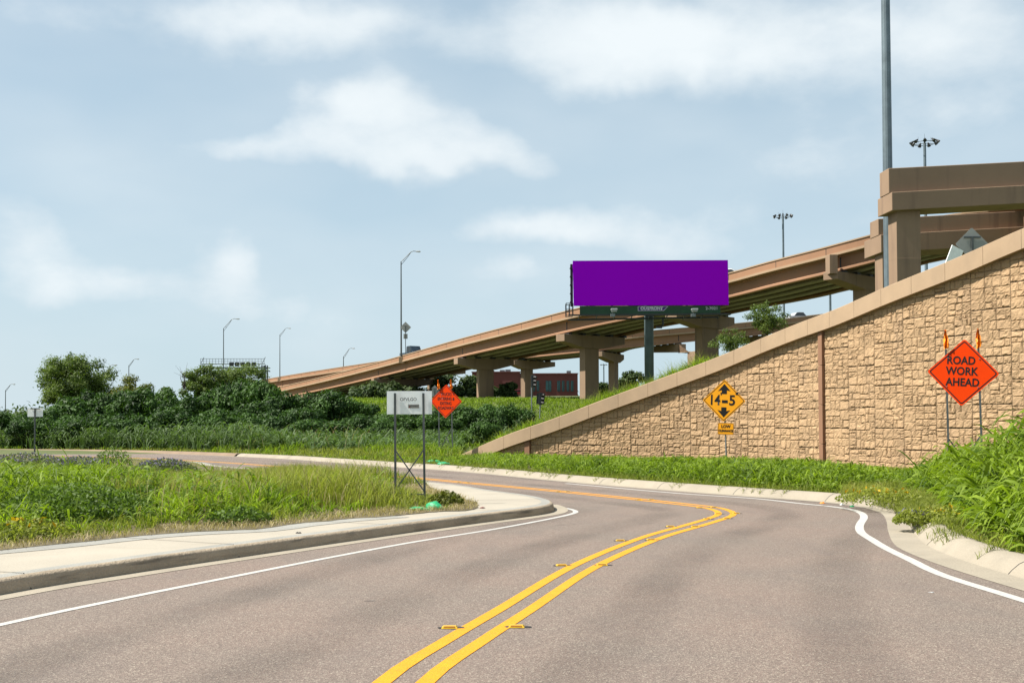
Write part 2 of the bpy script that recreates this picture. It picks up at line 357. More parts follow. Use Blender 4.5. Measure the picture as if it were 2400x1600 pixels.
# ------------------------------------------------------------------ ground and road
def TZ(x, y):
    b = interp(y, [0,68,100,130,150,300,600,5000], [-.05,-.05,1.8,4.4,5.3,9.7,12,12])
    a = x/max(y, 1); f = min(1, max(0, (a+.27)/.13)); f = f*f*(3-2*f); return -.05 + (b+.05)*(.22+.78*f)
def terrain():
    ys = list(range(-60, 60, 10)) + list(range(60, 200, 5)) + [200,230,260,300,350,400,500,700,1000,1500,2200,3500,5000]
    us = [-1+2*i/80 for i in range(81)]
    V = []; Fc = []
    for y in ys:
        for u in us:
            x = (abs(u)**1.6*math.copysign(1, u))*(150 + max(y, 0)*1.1); V.append((x, y, TZ(x, y)))
    n = len(us)
    for j in range(len(ys)-1):
        for i in range(n-1): Fc.append((j*n+i, j*n+i+1, (j+1)*n+i+1, (j+1)*n+i))
    me = bpy.data.meshes.new('ground'); me.from_pydata(V, [], Fc); me.materials.append(M_['field'])
    o = bpy.data.objects.new('ground', me); COL.objects.link(o); tag(o, kind='structure')
terrain()
g = lambda L, z=0: [G(a, b, z) for a, b in L]
# left kerb toe (road side), nose, far inner edge
lk = [Vector((-9.5,-14,0)), Vector((-7.6,0,0))] + g([(0,1394),(281,1348),(561,1306),(800,1271),(975,1246),(1151,1222),(1256,1208)]) + \
     g([(1292,1201),(1300,1193),(1285,1185),(1245,1176),(1151,1162),(1052,1146)]) + g([(526,1101),(456,1089)]) + [Vector((-22,58,0)), Vector((-36,66,0)), Vector((-70,76,0))]
LK = cr(lk, .3)
# right kerb toe
rk = [Vector((6.3,-14,0)), Vector((5.9,0,0)), Vector((5.5,8,0))] + g([(2399,1356),(2257,1313),(2180,1282)]) + [Vector((6.0,17.2,0)), Vector((6.55,19.2,0)), Vector((6.98,21.1,0)), Vector((7.0,22.7,0)), Vector((6.6,24.2,0))] + \
     g([(1775,1163),(1600,1150),(1326,1127),(1151,1110),(1024,1099.5),(968,1096),(772,1082),(690,1076),(480,1066)]) + [Vector((-26,76,0)), Vector((-36,81.5,0)), Vector((-75,92,0))]
RK = cr(rk, .3)
rw = [Vector((5.2,-14,0)), Vector((5.0,0,0)), Vector((4.75,8,0))] + g([(2399,1407),(2206,1346),(2130,1310),(2078,1285),(2043,1264),(2020,1249),(2014,1237),(2017,1226),(2025,1213),(2020,1203),(1997,1194),(1951,1187),(1880,1180),(1775,1168.5),(1600,1156.5),(1326,1132.5)])
lw = [Vector((-8.6,-14,0)), Vector((-6.8,0,0))] + g([(0,1464),(281,1404),(561,1348),(800,1301),(975,1269),(1151,1241),(1291,1215),(1340,1204),(1350,1199),(1338,1193),(1298,1186)])
yl = [Vector((-1.6,-14,0)), Vector((-1.05,2,0))] + g([(945,1600),(1086,1502),(1200,1432),(1375,1324),(1535,1257),(1625,1231),(1678,1215),(1700,1206),(1697,1198),(1665,1189),(1600,1181),(1326,1152.5),(1098,1131.5),(1010,1123),(546,1085),(449,1079.5),(252,1071)]) + [Vector((-32,70,0)), Vector((-60,80,0))]
YL = cr(yl, .3); RW = cr(rw, .25); LW = cr(lw, .25)
road_poly = LK + RK[::-1]
ROAD = fill('road', road_poly, 0.0, M_['asphalt'])
def ribbon(name, pl, a, b, z, m):
    mb = MB(); sweep(mb, pl, [(a, z), (b, z)]); o = mb.build(name, m); 
    if o.data.polygons[0].normal.z < 0: o.data.flip_normals()
    return tag(o, kind='structure')
ribbon('yellow_line', YL, .075, .195, .004, M_['ypaint']); ribbon('yellow_line', YL, -.195, -.075, .004, M_['ypaint'])
ribbon('white_line', RW, -.065, .065, .004, M_['wpaint']); ribbon('white_line', LW, -.05, .05, .004, M_['wpaint'])
def wear():
    m = bpy.data.materials.new('tyre_wear'); m.use_nodes = True; nt = m.node_tree; N = nt.nodes; L = nt.links
    bs = N['Principled BSDF']; bs.inputs['Base Color'].default_value = (.045,.04,.036,1); bs.inputs['Roughness'].default_value = .8
    at = N.new('ShaderNodeAttribute'); at.attribute_name = 'fade'; tc = N.new('ShaderNodeTexCoord'); nz = N.new('ShaderNodeTexNoise'); nz.inputs['Scale'].default_value = .5; nz.inputs['Detail'].default_value = 6; L.new(tc.outputs['Object'], nz.inputs[0])
    r = N.new('ShaderNodeMapRange'); r.inputs['From Min'].default_value = .25; r.inputs['From Max'].default_value = .85; r.inputs['To Max'].default_value = .26; L.new(nz.outputs[0], r.inputs['Value'])
    x = N.new('ShaderNodeMath'); x.operation = 'MULTIPLY'; L.new(r.outputs[0], x.inputs[0]); L.new(at.outputs['Fac'], x.inputs[1])
    tr = N.new('ShaderNodeBsdfTransparent'); ms = N.new('ShaderNodeMixShader'); L.new(x.outputs[0], ms.inputs[0]); L.new(tr.outputs[0], ms.inputs[1]); L.new(bs.outputs[0], ms.inputs[2]); L.new(ms.outputs[0], N['Material Output'].inputs[0])
    pl = [p for p in YL if p.y < 60]
    for a in (-1.05, -2.75, 1.1, 2.7):
        mb = MB(); sweep(mb, pl, [(a-.42,.0015),(a-.15,.0015),(a+.15,.0015),(a+.42,.0015)]); o = mb.build('tyre_wear', m); tag(o, kind='structure')
        f = o.data.attributes.new('fade', 'FLOAT', 'POINT'); f.data.foreach_set('value', [(0,1,1,0)[i%4] for i in range(len(o.data.vertices))])
wear()
# gutter pans (4 mm above the asphalt), kerbs
nL = 1; # LK runs forward then round to the left: island lies to its left
kn = max(i for i, p in enumerate(LK) if p.y < 24)
ribbon('gutter', LK[:kn], -.26, 0, .0045, M_['conc'])
nearR = [p for p in RK if p.y < 19.2]; farR = RK[len(nearR)-1:]
mb = MB()
for i, p in enumerate(RK[:-1]):
    wd = interp(p.y, [-20,15,19.5,22,26,90], [.42,.42,.26,.20,.28,.3]) if p.x > -30 else .3
    wd2 = interp(RK[i+1].y, [-20,15,19.5,22,26,90], [.42,.42,.26,.20,.28,.3])
    if i == 0: nsR = normals2(RK)
    a, b = RK[i], RK[i+1]
    mb.quad([a+Vector((0,0,.0045)), a+nsR[i]*wd+Vector((0,0,.0045)), b+nsR[i+1]*wd2+Vector((0,0,.0045)), b+Vector((0,0,.0045))])
GUT = mb.build('gutter', M_['conc']); tag(GUT, kind='structure')
mb = MB(); sweep(mb, LK, [(0, -.02), (.015, .05), (.03, .115), (.05, .138), (.09, .152)]); o = mb.build('kerb_face', M_['kerbface'], smooth=True); tag(o, kind='structure')
mb = MB(); sweep(mb, LK, [(.09, .152), (.26, .158)]); o = mb.build('kerb_top', M_['concgrey'], smooth=True); tag(o, kind='structure')
# rolled kerb on the right; wavy back edge where soil has crept over it
jr = random.Random(4)
def kerb_joints():
    mb = MB(); acc = 0; ns = normals2(RK)
    for i in range(1, len(RK)):
        acc += (RK[i]-RK[i-1]).length
        if acc > 2.9 and 6 < RK[i].y < 60:
            acc = 0; n = ns[i]; d = Vector((n.y, -n.x, 0))*.008; pr = [(0,-.005),(-.05,.047),(-.13,.113),(-.22,.153),(-.34,.168)]
            for (o1, z1), (o2, z2) in zip(pr[:-1], pr[1:]): p1, p2 = RK[i]+n*o1+Vector((0,0,z1)), RK[i]+n*o2+Vector((0,0,z2)); mb.quad([p1-d, p2-d, p2+d, p1+d])
    tag(mb.build('kerb_joints', M_['bitumen']), kind='structure')
kerb_joints()
def rolled(name, pl, m):
    mb = MB(); sweep(mb, pl, [(0, -.01), (-.05, .045), (-.13, .11), (-.22, .15), (-.34, .165), (-.46, .15), (-.5, .05)]); return tag(mb.build(name, m, smooth=True), kind='structure')
iB = next(i for i, p in enumerate(RK) if p.y > 30 and G(560,1068).x > p.x)
rolled('kerb', RK[:iB], M_['conc']); rolled('kerb', RK[iB:], M_['browncurb'])
# island apron and soils
isl = offs(LK, .255) + [Vector((-90,70,0)), Vector((-90,-14,0))]
APRON = fill('pavement', isl, .1555, M_['conctop'])
ge = g([(-60,1293),(0,1288),(140,1275),(281,1260),(400,1250),(526,1243),(600,1240),(684,1229),(800,1217),(923,1208),(1010,1200),(1040,1198)], .16) + \
     g([(1088,1196),(1120,1189),(1118,1180),(1081,1166),(1040,1153),(1010,1143)], .16)
GE = [Vector((-16,6,0))] + cr(ge, .3)
jr = random.Random(9)
GEj = [p + Vector((jr.uniform(-.05,.05), jr.uniform(-.06,.06), 0)) for p in GE]
fi = [p for p in offs(LK, .5) if p.y > 30 or (p.y > 28 and p.x < -2)]
island_grass_poly = GEj + fi[2:] + [Vector((-85,70,0)), Vector((-60,6,0))]
fill('soil', island_grass_poly, .165, M_['drysoil'])
# grey strip of older concrete behind the pavement, with joints
gs = cr(g([(-60,1293),(0,1288),(140,1275),(281,1260),(400,1250),(526,1243),(600,1240),(684,1229),(800,1217),(923,1208)], .16), .3)
ribbon('old_pavement_strip', gs, -.42, .1, .0005, M_['concgrey'])
mb = MB(); acc = 0
for i in range(1, len(LK)):
    acc += (LK[i]-LK[i-1]).length
    if acc > 3.05 and LK[i].y < 40:
        acc = 0; n = normals2(LK[i-1:i+2])[1] if i+1 < len(LK) else Vector((0,1,0)); d = Vector((n.y, -n.x, 0))*.007
        a = LK[i] + n*.03; b = LK[i] + n*2.3
        mb.quad([Vector((q.x, q.y, .1625)) for q in (a+n*.07-d, b-d, b+d, a+n*.07+d)])
        mb.quad([LK[i]-n*.002-d+Vector((0,0,.005)), LK[i]+n*.0995-d+Vector((0,0,.16)), LK[i]+n*.0995+d+Vector((0,0,.16)), LK[i]-n*.002+d+Vector((0,0,.005))])
tag(mb.build('pavement_joints', M_['bitumen']), kind='structure')
verge_poly = offs(RK, -.44) + [Vector((-140,125,0)), Vector((70,125,0)), Vector((70,-14,0))]
fill('verge', verge_poly, .12, M_['soil'])
# grass, litter and tar marks on the road are added further down
# ------------------------------------------------------------------ retaining wall
wk = [(1085,57.2,.25),(1200,54.8,1.27),(1306,53.6,2.05),(1413,52.5,2.8),(1553,50.9,3.74),(1690,48.9,4.6),(1800,46.9,5.3),(1880,45.0,5.7),(1968,42.6,6.08),(2101,39.6,6.6),(2248,37.0,7.1),(2398,34.8,7.6)]
wp = []
topy = {1085:1066,1200:1016,1306:979,1413:938,1553:887,1690:836,1800:790,1880:758,1968:725,2101:667,2248:607,2398:541}
for px, d, z in wk: wp.append(P(px, topy[px], d))
wp = [P(1040,1085,58.3)] + wp + [Vector((17.6,28.5,8.3)), Vector((19.6,20,9.0)), Vector((21.5,8,9.8))]
WL = cr([Vector(p) for p in wp], .25)
# arc length
ws = [0]
for a, b in zip(WL[:-1], WL[1:]): ws.append(ws[-1] + (Vector((b.x-a.x, b.y-a.y, 0))).length)
WX = [p.x for p in WL]; WY = [p.y for p in WL]; WZ = [p.z for p in WL]
def wat(s):
    x, y, z = interp(s, ws, WX), interp(s, ws, WY), interp(s, ws, WZ)
    e = .2; dx = interp(s+e, ws, WX)-interp(s-e, ws, WX); dy = interp(s+e, ws, WY)-interp(s-e, ws, WY); l = math.hypot(dx, dy) or 1
    return Vector((x, y, 0)), Vector((dy/l, -dx/l, 0))*-1 * (1 if True else 1), z      # point, outward normal, top z
def wfront(s):
    p, n, z = wat(s)
    if n.dot(Vector((-p.x, -p.y, 0))) < 0: n = -n      # towards the road
    return p, n, z
WALL = thing('retaining_wall', 'long tan retaining wall of rough stone-patterned panels rising along the bend', 'wall', (wat(10)[0].x, wat(10)[0].y, 0))
def addw(mb, name, m, **k):
    o = mb.build(name, m, WALL, **k); o.matrix_parent_inverse = Matrix.Translation(-WALL.location); return o
PW = 1.5; TOT = ws[-1]
# pilaster positions from the photograph
def s_at_px(px):
    best = None
    for i, p in enumerate(WL):
        r = CR.transposed() @ (Vector((p.x, p.y, 2)) - Vector((0, 0, H))); x = 1200 + F*r.x/-r.z
        if best is None or abs(x-px) < best[0]: best = (abs(x-px), ws[i])
    return best[1]
sp1, sp2 = s_at_px(1227), s_at_px(1923)
PILW = .30
def blocks(rnd, x0, y0, x1, y1, out, depth=0):
    w_, h_ = x1-x0, y1-y0
    if (w_ < .36 and h_ < .32) or (w_ < .62 and h_ < .42 and rnd.random() < .45) or (depth > 5): out.append((x0, y0, x1, y1)); return
    if (w_ > h_*1.5 and w_ > .26) or h_ < .22:
        if w_ < .26: out.append((x0, y0, x1, y1)); return
        k = x0 + w_*rnd.choice((.36,.45,.55,.64)); blocks(rnd, x0, y0, k, y1, out, depth+1); blocks(rnd, k, y0, x1, y1, out, depth+1)
    else:
        if h_ < .22: out.append((x0, y0, x1, y1)); return
        k = y0 + h_*rnd.choice((.35,.45,.55,.65)); blocks(rnd, x0, y0, x1, k, out, depth+1); blocks(rnd, x0, k, x1, y1, out, depth+1)
pats = []
for sd in (3, 8, 21): o_ = []; blocks(random.Random(sd), 0, 0, 1, 1, o_); pats.append(o_)
pats = []
for sd in (3, 8, 21, 5):
    o_ = []; rnd = random.Random(sd); blocks(rnd, 0, 0, PW, PW, o_); pats.append(o_)
def wall_face():
    V = []; Q = []; rnd = random.Random(2)
    segs = []
    # columns: to the left and right of each pilaster
    s = sp2 + PILW
    while s < TOT: segs.append((s, s+PW)); s += PW
    s = sp2
    while s-PW > sp1 + PILW + .2: segs.append((s-PW, s)); s -= PW
    segs.append((sp1+PILW, s)); s = sp1
    while s > 1: segs.append((s-PW, s)); s -= PW
    segs.sort()
    for ci, (a, b) in enumerate(segs):
        zoff = 0 if ci % 2 else -PW/2
        for r in range(-1, 8):
            z0 = zoff + r*PW
            if z0+PW < -.1: continue
            pat = pats[(ci*2 + r*3 + (ci//3)) % 4]; flip = (ci + r) % 3 == 0
            for (x0, y0, x1, y1) in pat:
                if flip: x0, x1 = PW-x1, PW-x0
                g_ = .0055; gx = .009; gy = .017
                x0b = x0 + (gx if x0 < .01 else g_); x1b = x1 - (gx if x1 > PW-.01 else g_)
                y0b = y0 + (gy if y0 < .01 else g_); y1b = y1 - (gy if y1 > PW-.01 else g_)
                sa = a + x0b*(b-a)/PW; sb = a + x1b*(b-a)/PW
                za, zb = z0+y0b, z0+y1b
                pm, nm, zt = wfront((sa+sb)/2)
                if za > zt-.2 or zb < -.1: continue
                dep = rnd.uniform(.013, .029); nx = max(2, int((sb-sa)/.13)); ny = max(2, int((zb-za)/.13))
                k0 = len(V); us = [0, .035/(sb-sa)] + [i/nx for i in range(1, nx)] + [1-.035/(sb-sa), 1]; vs = [0, .03/(zb-za)] + [i/ny for i in range(1, ny)] + [1-.03/(zb-za), 1]
                us = [0, min(.2, .03/(sb-sa))] + [.2+.6*i/nx for i in range(nx+1)][0:nx+1] + [1-min(.2, .03/(sb-sa)), 1]
                vs = [0, min(.2, .025/(zb-za))] + [.2+.6*i/ny for i in range(ny+1)] + [1-min(.2, .025/(zb-za)), 1]
                tx, tz = rnd.uniform(-.02,.02), rnd.uniform(-.02,.02)
                for vi, v in enumerate(vs):
                    for ui, u in enumerate(us):
                        ss = sa+(sb-sa)*u; p, n, zt = wfront(ss); z = min(za+(zb-za)*v, zt-.12)
                        edge = ui in (0, len(us)-1) or vi in (0, len(vs)-1)
                        e = .004 if edge else dep*(.8 if (ui in (1, len(us)-2) or vi in (1, len(vs)-2)) else 1) + rnd.uniform(-.013,.013) + tx*(u-.5)*2 + tz*(v-.5)*2
                        q = p + n*e; V.append((q.x, q.y, z))
                m = len(us)
                for j in range(len(vs)-1):
                    for i in range(m-1): Q.append((k0+j*m+i, k0+j*m+i+1, k0+(j+1)*m+i+1, k0+(j+1)*m+i))
    me = bpy.data.meshes.new('stone_panels'); me.from_pydata(V, [], Q); me.materials.append(M_['wall'])
    bm = bmesh.new(); bm.from_mesh(me)
    bmesh.ops.dissolve_degenerate(bm, dist=.0005, edges=bm.edges); bm.to_mesh(me); bm.free()
    o = bpy.data.objects.new('stone_panels', me); COL.objects.link(o); o.parent = WALL; o.matrix_parent_inverse = Matrix.Translation(-WALL.location)
    bk = MB()
    n = int(TOT/.5)
    for i in range(n):
        a, b = i*TOT/n, (i+1)*TOT/n; (pa, na, za), (pb, nb, zb) = wfront(a), wfront(b)
        f0, f1 = pa-na*.02, pb-nb*.02; g0, g1 = pa-na*.25, pb-nb*.25
        za -= .1; zb -= .1
        z = lambda p, h: Vector((p.x, p.y, h))
        bk.quad([z(f0,-.3), z(f1,-.3), z(f1,zb), z(f0,za)]); bk.quad([z(g0,-.3), z(g1,-.3), z(g1,zb), z(g0,za)][::-1])
    addw(bk, 'backing', M_['joint'])
wall_face()
for sp in (sp1, sp2):
    mb = MB(); z = -.2; p, n, zt = wfront(sp+PILW/2); t = Vector((-n.y, n.x, 0))
    first = .9
    while z < zt-.3:
        z2 = min(z + (1.1 if z < 0 else PW), zt-.25)
        R = Matrix((t, n, Vector((0,0,1)))).transposed()
        mb.box(Vector((p.x, p.y, (z+z2)/2)) + n*.05, (PILW-.03, .16, z2-z-.02), R); z = z2
    addw(mb, 'pilaster', M_['pilaster'], bevel=.01)
# coping, one block per panel
s = .1
while s < TOT-1:
    e = min(s+PW, TOT); mb = MB(); k = 4; pr = []
    for i in range(k+1):
        q = s+.006 + (e-s-.012)*i/k; p, n, z = wfront(q); pr.append((p, n, z))
    for i in range(k):
        (pa, na, za), (pb, nb, zb) = pr[i], pr[i+1]
        L_ = lambda p, n, o_, z: Vector((p.x, p.y, z)) + n*o_
        a = [L_(pa,na,.23,za-.61), L_(pa,na,.23,za-.02), L_(pa,na,.20,za), L_(pa,na,-.30,za), L_(pa,na,-.30,za-.61)]
        b = [L_(pb,nb,.23,zb-.61), L_(pb,nb,.23,zb-.02), L_(pb,nb,.20,zb), L_(pb,nb,-.30,zb), L_(pb,nb,-.30,zb-.61)]
        for j in range(5): mb.quad([a[j], a[(j+1)%5], b[(j+1)%5], b[j]])
        if i == 0: mb.quad(a)
        if i == k-1: mb.quad(b)
    addw(mb, 'coping_block', M_['coping']); s = e
# embankment behind the wall
def emb():
    Ds = [0, .5, 2, 4, 7, 10, 15, 22, 30, 42, 60]; n = 90; V = []; Fc = []
    for i in range(n+1):
        s = TOT*i/n; p, nn, z = wfront(s)
        for D in Ds:
            q = p - nn*(D+.2); h = z - .28 - max(0, D-9)*.13 + .25*min(D, 4)/4*(1 if s > 6 else s/6)
            V.append((q.x, q.y, max(h, TZ(q.x, q.y) - .3 if D > 0 else h)))
    m = len(Ds)
    for i in range(n):
        for j in range(m-1): Fc.append((i*m+j, i*m+j+1, (i+1)*m+j+1, (i+1)*m+j))
    me = bpy.data.meshes.new('embankment'); me.from_pydata(V, [], Fc); me.materials.append(M_['field'])
    o = bpy.data.objects.new('embankment', me); COL.objects.link(o); tag(o, kind='structure')
emb()
def EZ(s, D):
    p, nn, z = wfront(s); q = p - nn*(D+.2); h = z - .28 - max(0, D-9)*.13 + .25*min(D, 4)/4*(1 if s > 6 else s/6)
    return Vector((q.x, q.y, max(h, TZ(q.x, q.y)-.3)))
# ------------------------------------------------------------------ bridges
def px_of(v):
    r = CR.transposed() @ (Vector(v) - Vector((0, 0, H))); return 1200 + F*r.x/-r.z, 800+SHIFT - F*r.y/-r.z
def bridge(name, label, pts, W, ngird, group=None):
    pl = cr([P(*q) for q in pts], 1.0)
    root = thing(name, label, 'bridge', (pl[0].x, pl[0].y, 0), group=group)
    off = Matrix.Translation(-root.location)
    def add(mb, nm, m, par=root, **k):
        o = mb.build(nm, m, par, **k); o.matrix_parent_inverse = off if par is root else Matrix.Identity(4); return o
    for side in (0, 1):
        a0, sg = (0, 1) if side == 0 else (W, -1)
        f = lambda a: a0 + sg*a
        mb = MB(); sweep(mb, pl, [(f(.05),-.12),(f(.30),-.12),(f(.42),-.85),(f(.05),-.82)], True)
        mb.m = 1; acc = 0
        for i in range(1, len(pl)):
            acc += (pl[i]-pl[i-1]).length
            if acc > 6:
                acc = 0; d = (pl[i]-pl[i-1]).normalized(); n = Vector((-d.y, d.x, 0)).normalized(); q = pl[i] + n*f(.045)
                mb.quad([q-d*.03+Vector((0,0,-.12)), q+d*.03+Vector((0,0,-.12)), q+d*.03+Vector((0,0,-.82)), q-d*.03+Vector((0,0,-.82))])
        par = add(mb, 'parapet', [M_['orange'], M_['dark']])
        mb = MB(); sweep(mb, pl, [(f(-.02),0),(f(.32),0),(f(.32),-.118),(f(-.02),-.118)], True); o = add(mb, 'coping', M_['lip'])
        mb = MB(); sweep(mb, pl, [(f(-.05),-.822),(f(.6),-.855),(f(.6),-1.05),(f(-.05),-1.05)], True); o = add(mb, 'slab_edge', M_['lip'])
    mb = MB(); sweep(mb, pl, [(.601,-.86),(W-.601,-.86),(W-.601,-1.04),(.601,-1.04)], True); add(mb, 'deck_slab', M_['under'])
    gz = []
    for k in range(ngird):
        a = .8 + (W-1.6)*k/(ngird-1); mb = MB()
        sweep(mb, pl, [(a-.22,-1.055),(a+.22,-1.055),(a+.22,-1.14),(a+.09,-1.22),(a+.09,-2.12),(a+.33,-2.27),(a+.33,-2.45),(a-.33,-2.45),(a-.33,-2.27),(a-.09,-2.12),(a-.09,-1.22),(a-.22,-1.14)], True)
        add(mb, 'girder', M_['orange'] if k in (0, ngird-1) else M_['under'])
    return root, pl, add
def bent(br, px, endpx, colpx, colw, colb, caph=1.5, base=None, capL=None, a0=-.35, W=10.5):
    root, pl, add = br
    i = min(range(1, len(pl)-1), key=lambda i: abs(px_of(pl[i])[0]-px))
    p = pl[i]; d = (pl[i+1]-pl[i-1]); d.z = 0; d.normalize(); n = Vector((-d.y, d.x, 0))
    top = p.z - 2.68
    a1 = W+.35 if capL is None else capL
    ac = min([a0 + (a1-a0)*k/60 for k in range(-20, 90)], key=lambda a: abs(px_of(Vector((p.x, p.y, top)) + n*a)[0]-colpx)) if colpx else (a0+a1)/2
    h = [(a0, 0), (a1, 0), (a1, -caph*.55), (min(ac+colw/2+.35, a1-.05), -caph), (max(ac-colw/2-.35, a0+.05), -caph), (a0, -caph*.55)]
    mb = MB(); mb.prism(h, Vector((p.x, p.y, top)) - d*.75, n, (0,0,1), d, 1.5); capo = add(mb, 'pier_cap', M_['tan'], bevel=.03)
    Rb = Matrix((n, d, Vector((0,0,1)))).transposed()
    for k in range(5): mb = MB(); mb.box(Vector((p.x, p.y, top+.115)) + n*(.8+(W-1.6)*k/4), (.5, 1.0, .23), Rb); add(mb, 'bearing_block', M_['dark'])
    c = Vector((p.x, p.y, 0)) + n*ac; gz = (TZ(c.x, c.y) if base is None else base) - 1
    R = Matrix((n, d, Vector((0,0,1)))).transposed()
    mb = MB(); mb.box(Vector((c.x, c.y, (gz+top-caph)/2)), (colw, colb, top-caph-gz+.02), R)
    mb.box(Vector((c.x, c.y, top-caph-1.4)), (colw+.01, colb+.01, .03), R)
    add(mb, 'column', M_['tan'], bevel=.04)
    # girder end gap
    mb = MB()
    for k in (0,):
        q = Vector((p.x, p.y, p.z-1.75)) + n*(.8-.1); mb.box(q, (.06, .12, 1.3), R)
    add(mb, 'expansion_gap', M_['dark'])
B1 = bridge('highway_bridge', 'large tan elevated ramp bridge sweeping up behind the purple billboard', [(520,936,275),(655,906,240),(765,880,217),(868,853,197),(942,832.5,182),(1079,793,158),(1200,761,142),(1358,720,131),(1520,684,124.5),(1707,639,117),(1800,613,112),(1935,578,106),(2035,551,103),(2208,505,100),(2384,488,97),(2650,470,93)], 10.5, 5)
bent(B1, 712, 0, 745, 2.2, 1.0)
bent(B1, 880, 0, None, 2.2, 1.0)
bent(B1, 1076, 0, 1137, 2.2, 1.0, capL=8.2)
bent(B1, 1313, 0, 1380, 2.2, 1.0, capL=9.4)
bent(B1, 1585, 0, 1656, 3.2, 1.0)
bent(B1, 1955, 0, 2032, 2.6, 1.4, caph=1.3, a0=-1.0, capL=9)
# stem block at the bent beside the tall mast
o = MB(); q = P(1949, 621, 104.6); o.box(q, (.75, 1.4, 1.75)); B1[2](o, 'stem_block', M_['tan'], bevel=.03)
B2 = bridge('highway_bridge', 'farther and thinner elevated ramp bridge passing under the big one', [(500,921,330),(560,903,310),(628,887,285),(868,849,245),(1000,830,225),(1202,808,200),(1451,781,187),(1621,766,190),(1748,756,200),(1927,737,215),(2250,700,245)], 9.5, 4)
bent(B2, 812, 0, 840, 2.2, 1.1, W=9.5)
bent(B2, 985, 0, 1015, 2.2, 1.1, W=9.5)
bent(B2, 1202, 0, 1235, 2.0, 1.1, W=9.5)
bent(B2, 1404, 0, 1437, 1.9, 1.1, W=9.5)
bent(B2, 1598, 0, 1640, 2.2, 1.1, W=9.5)
bent(B2, 1800, 0, 1830, 2.2, 1.1, W=9.5)
# straddle bents on the right
def straddle(label, xl, d, z0, z1, z2, inset_f, ledge_dep, stem_dep, colx, colw, coldep, colf, length=34):
    root = thing('bridge_bent', label, 'bridge pier', (colx+colw/2, d+1, 0), .07, group='stepped straddle bents of the flyover')
    off = Matrix.Translation(-root.location); tl = .062
    ux = Vector((math.cos(tl), 0, math.sin(tl)))
    mb = MB(); mb.prism([(0,0),(length,0),(length,z1-z0),(0,z1-z0)], (xl, d, z0), ux, (0,0,1), (0,1,0), ledge_dep)
    o = mb.build('ledge', M_['tan'], root, bevel=.04); o.matrix_parent_inverse = off
    mb = MB(); mb.prism([(0,0),(length,0),(length,z2-z1-.002),(0,z2-z1-.002)], (xl-.16+inset_f*.3, d+inset_f, z1+.002), ux, (0,0,1), (0,1,0), stem_dep)
    o = mb.build('cap_beam', M_['tan'], root, bevel=.04); o.matrix_parent_inverse = off
    mb = MB(); mb.box((colx+colw/2, d+colf+coldep/2, (z0+.12)/2), (colw, coldep, z0+.12)); mb.box((colx+colw/2, d+colf+coldep/2, z0-3.2), (colw+.012, coldep+.012, .03))
    o = mb.build('column', M_['tan'], root, bevel=.04); o.matrix_parent_inverse = off
    for k in range(4):
        x = xl + 6 + k*7
    return root
a = P(2087, 494, 78); b = P(2087, 451, 78); c = P(2082, 395, 78.4)
straddle('nearer stepped concrete bent with a wide beam running out at the right edge', a.x, 78, a.z, b.z, c.z, .42, 2.5, 1.6, P(2099,600,78.6).x, 1.7, 1.45, .5)
a = P(2062, 592, 93); b = P(2062, 550, 93); c = P(2051, 513, 93.4)
straddle('farther stepped concrete bent seen between the tall mast and the nearer bent', a.x, 93, a.z, b.z, c.z, .42, 3.6, 1.8, P(2066,640,93.6).x, 1.9, 1.6, .5)
# flyover deck carried by the two bents, entering at the right edge
fly = thing('highway_bridge', 'short dark stretch of flyover between the two stepped bents at the right edge', 'bridge', (42, 80, 0))
fo = Matrix.Translation(-fly.location)
mb = MB()
for k in range(3):
    x = 42.2 + k*2.4
    for y0, y1 in ((80.6, 93.3),):
        mb.box((x, (y0+y1)/2, 17.9), (.3, y1-y0, 1.5)); mb.box((x, (y0+y1)/2, 17.13), (.7, y1-y0, .2))
o = mb.build('girder', M_['orange'], fly); o.matrix_parent_inverse = fo
mb = MB(); mb.box((49, 88.4, 20.35), (16, 20, .22)); o = mb.build('deck_slab', M_['under'], fly); o.matrix_parent_inverse = fo
mb = MB(); mb.box((41.15, 88.4, 20.95), (.3, 20, .96)); o = mb.build('parapet', M_['orange'], fly); o.matrix_parent_inverse = fo
# ------------------------------------------------------------------ tall masts and lamps
def mast_top(root, z, R_, n, s=1.0, ring=True):
    mb = MB(); pts = [(R_*math.cos(2*math.pi*i/20), R_*math.sin(2*math.pi*i/20), z) for i in range(21)]; mb.tube(pts, .06*s, 5, False)
    for i in range(3):
        a = 2*math.pi*i/3+.3; mb.bar((0,0,z), (R_*math.cos(a), R_*math.sin(a), z), .08*s, .08*s)
    mb.tube([(0,0,z-.3*s),(0,0,z+.9*s)], .18*s, 8)
    mb.tube([(0,0,z+.9*s),(0,0,z+1.8*s)], .02*s, 5); mb.tube([(R_*.6,0,z),(R_*.6,0,z+1.2*s)], .02*s, 4); mb.tube([(-R_*.6,0,z),(-R_*.6,0,z+1.2*s)], .02*s, 4)
    mb.build('lamp_ring', M_['dark'], root)
    f = None
    for i in range(n):
        a = 2*math.pi*i/n+.2; mb = MB(); c = Vector((R_*1.1*math.cos(a), R_*1.1*math.sin(a), z+.12*s)); o_ = Vector((math.cos(a), math.sin(a), 0))
        mb.tube([c-o_*.25*s+Vector((0,0,.35*s)), c+Vector((0,0,.15*s)), c+o_*.3*s-Vector((0,0,.12*s)), c+o_*.36*s-Vector((0,0,.18*s))], [.13*s,.2*s,.34*s,.36*s], 8)
        mb.build('floodlight', M_['dark'], root)
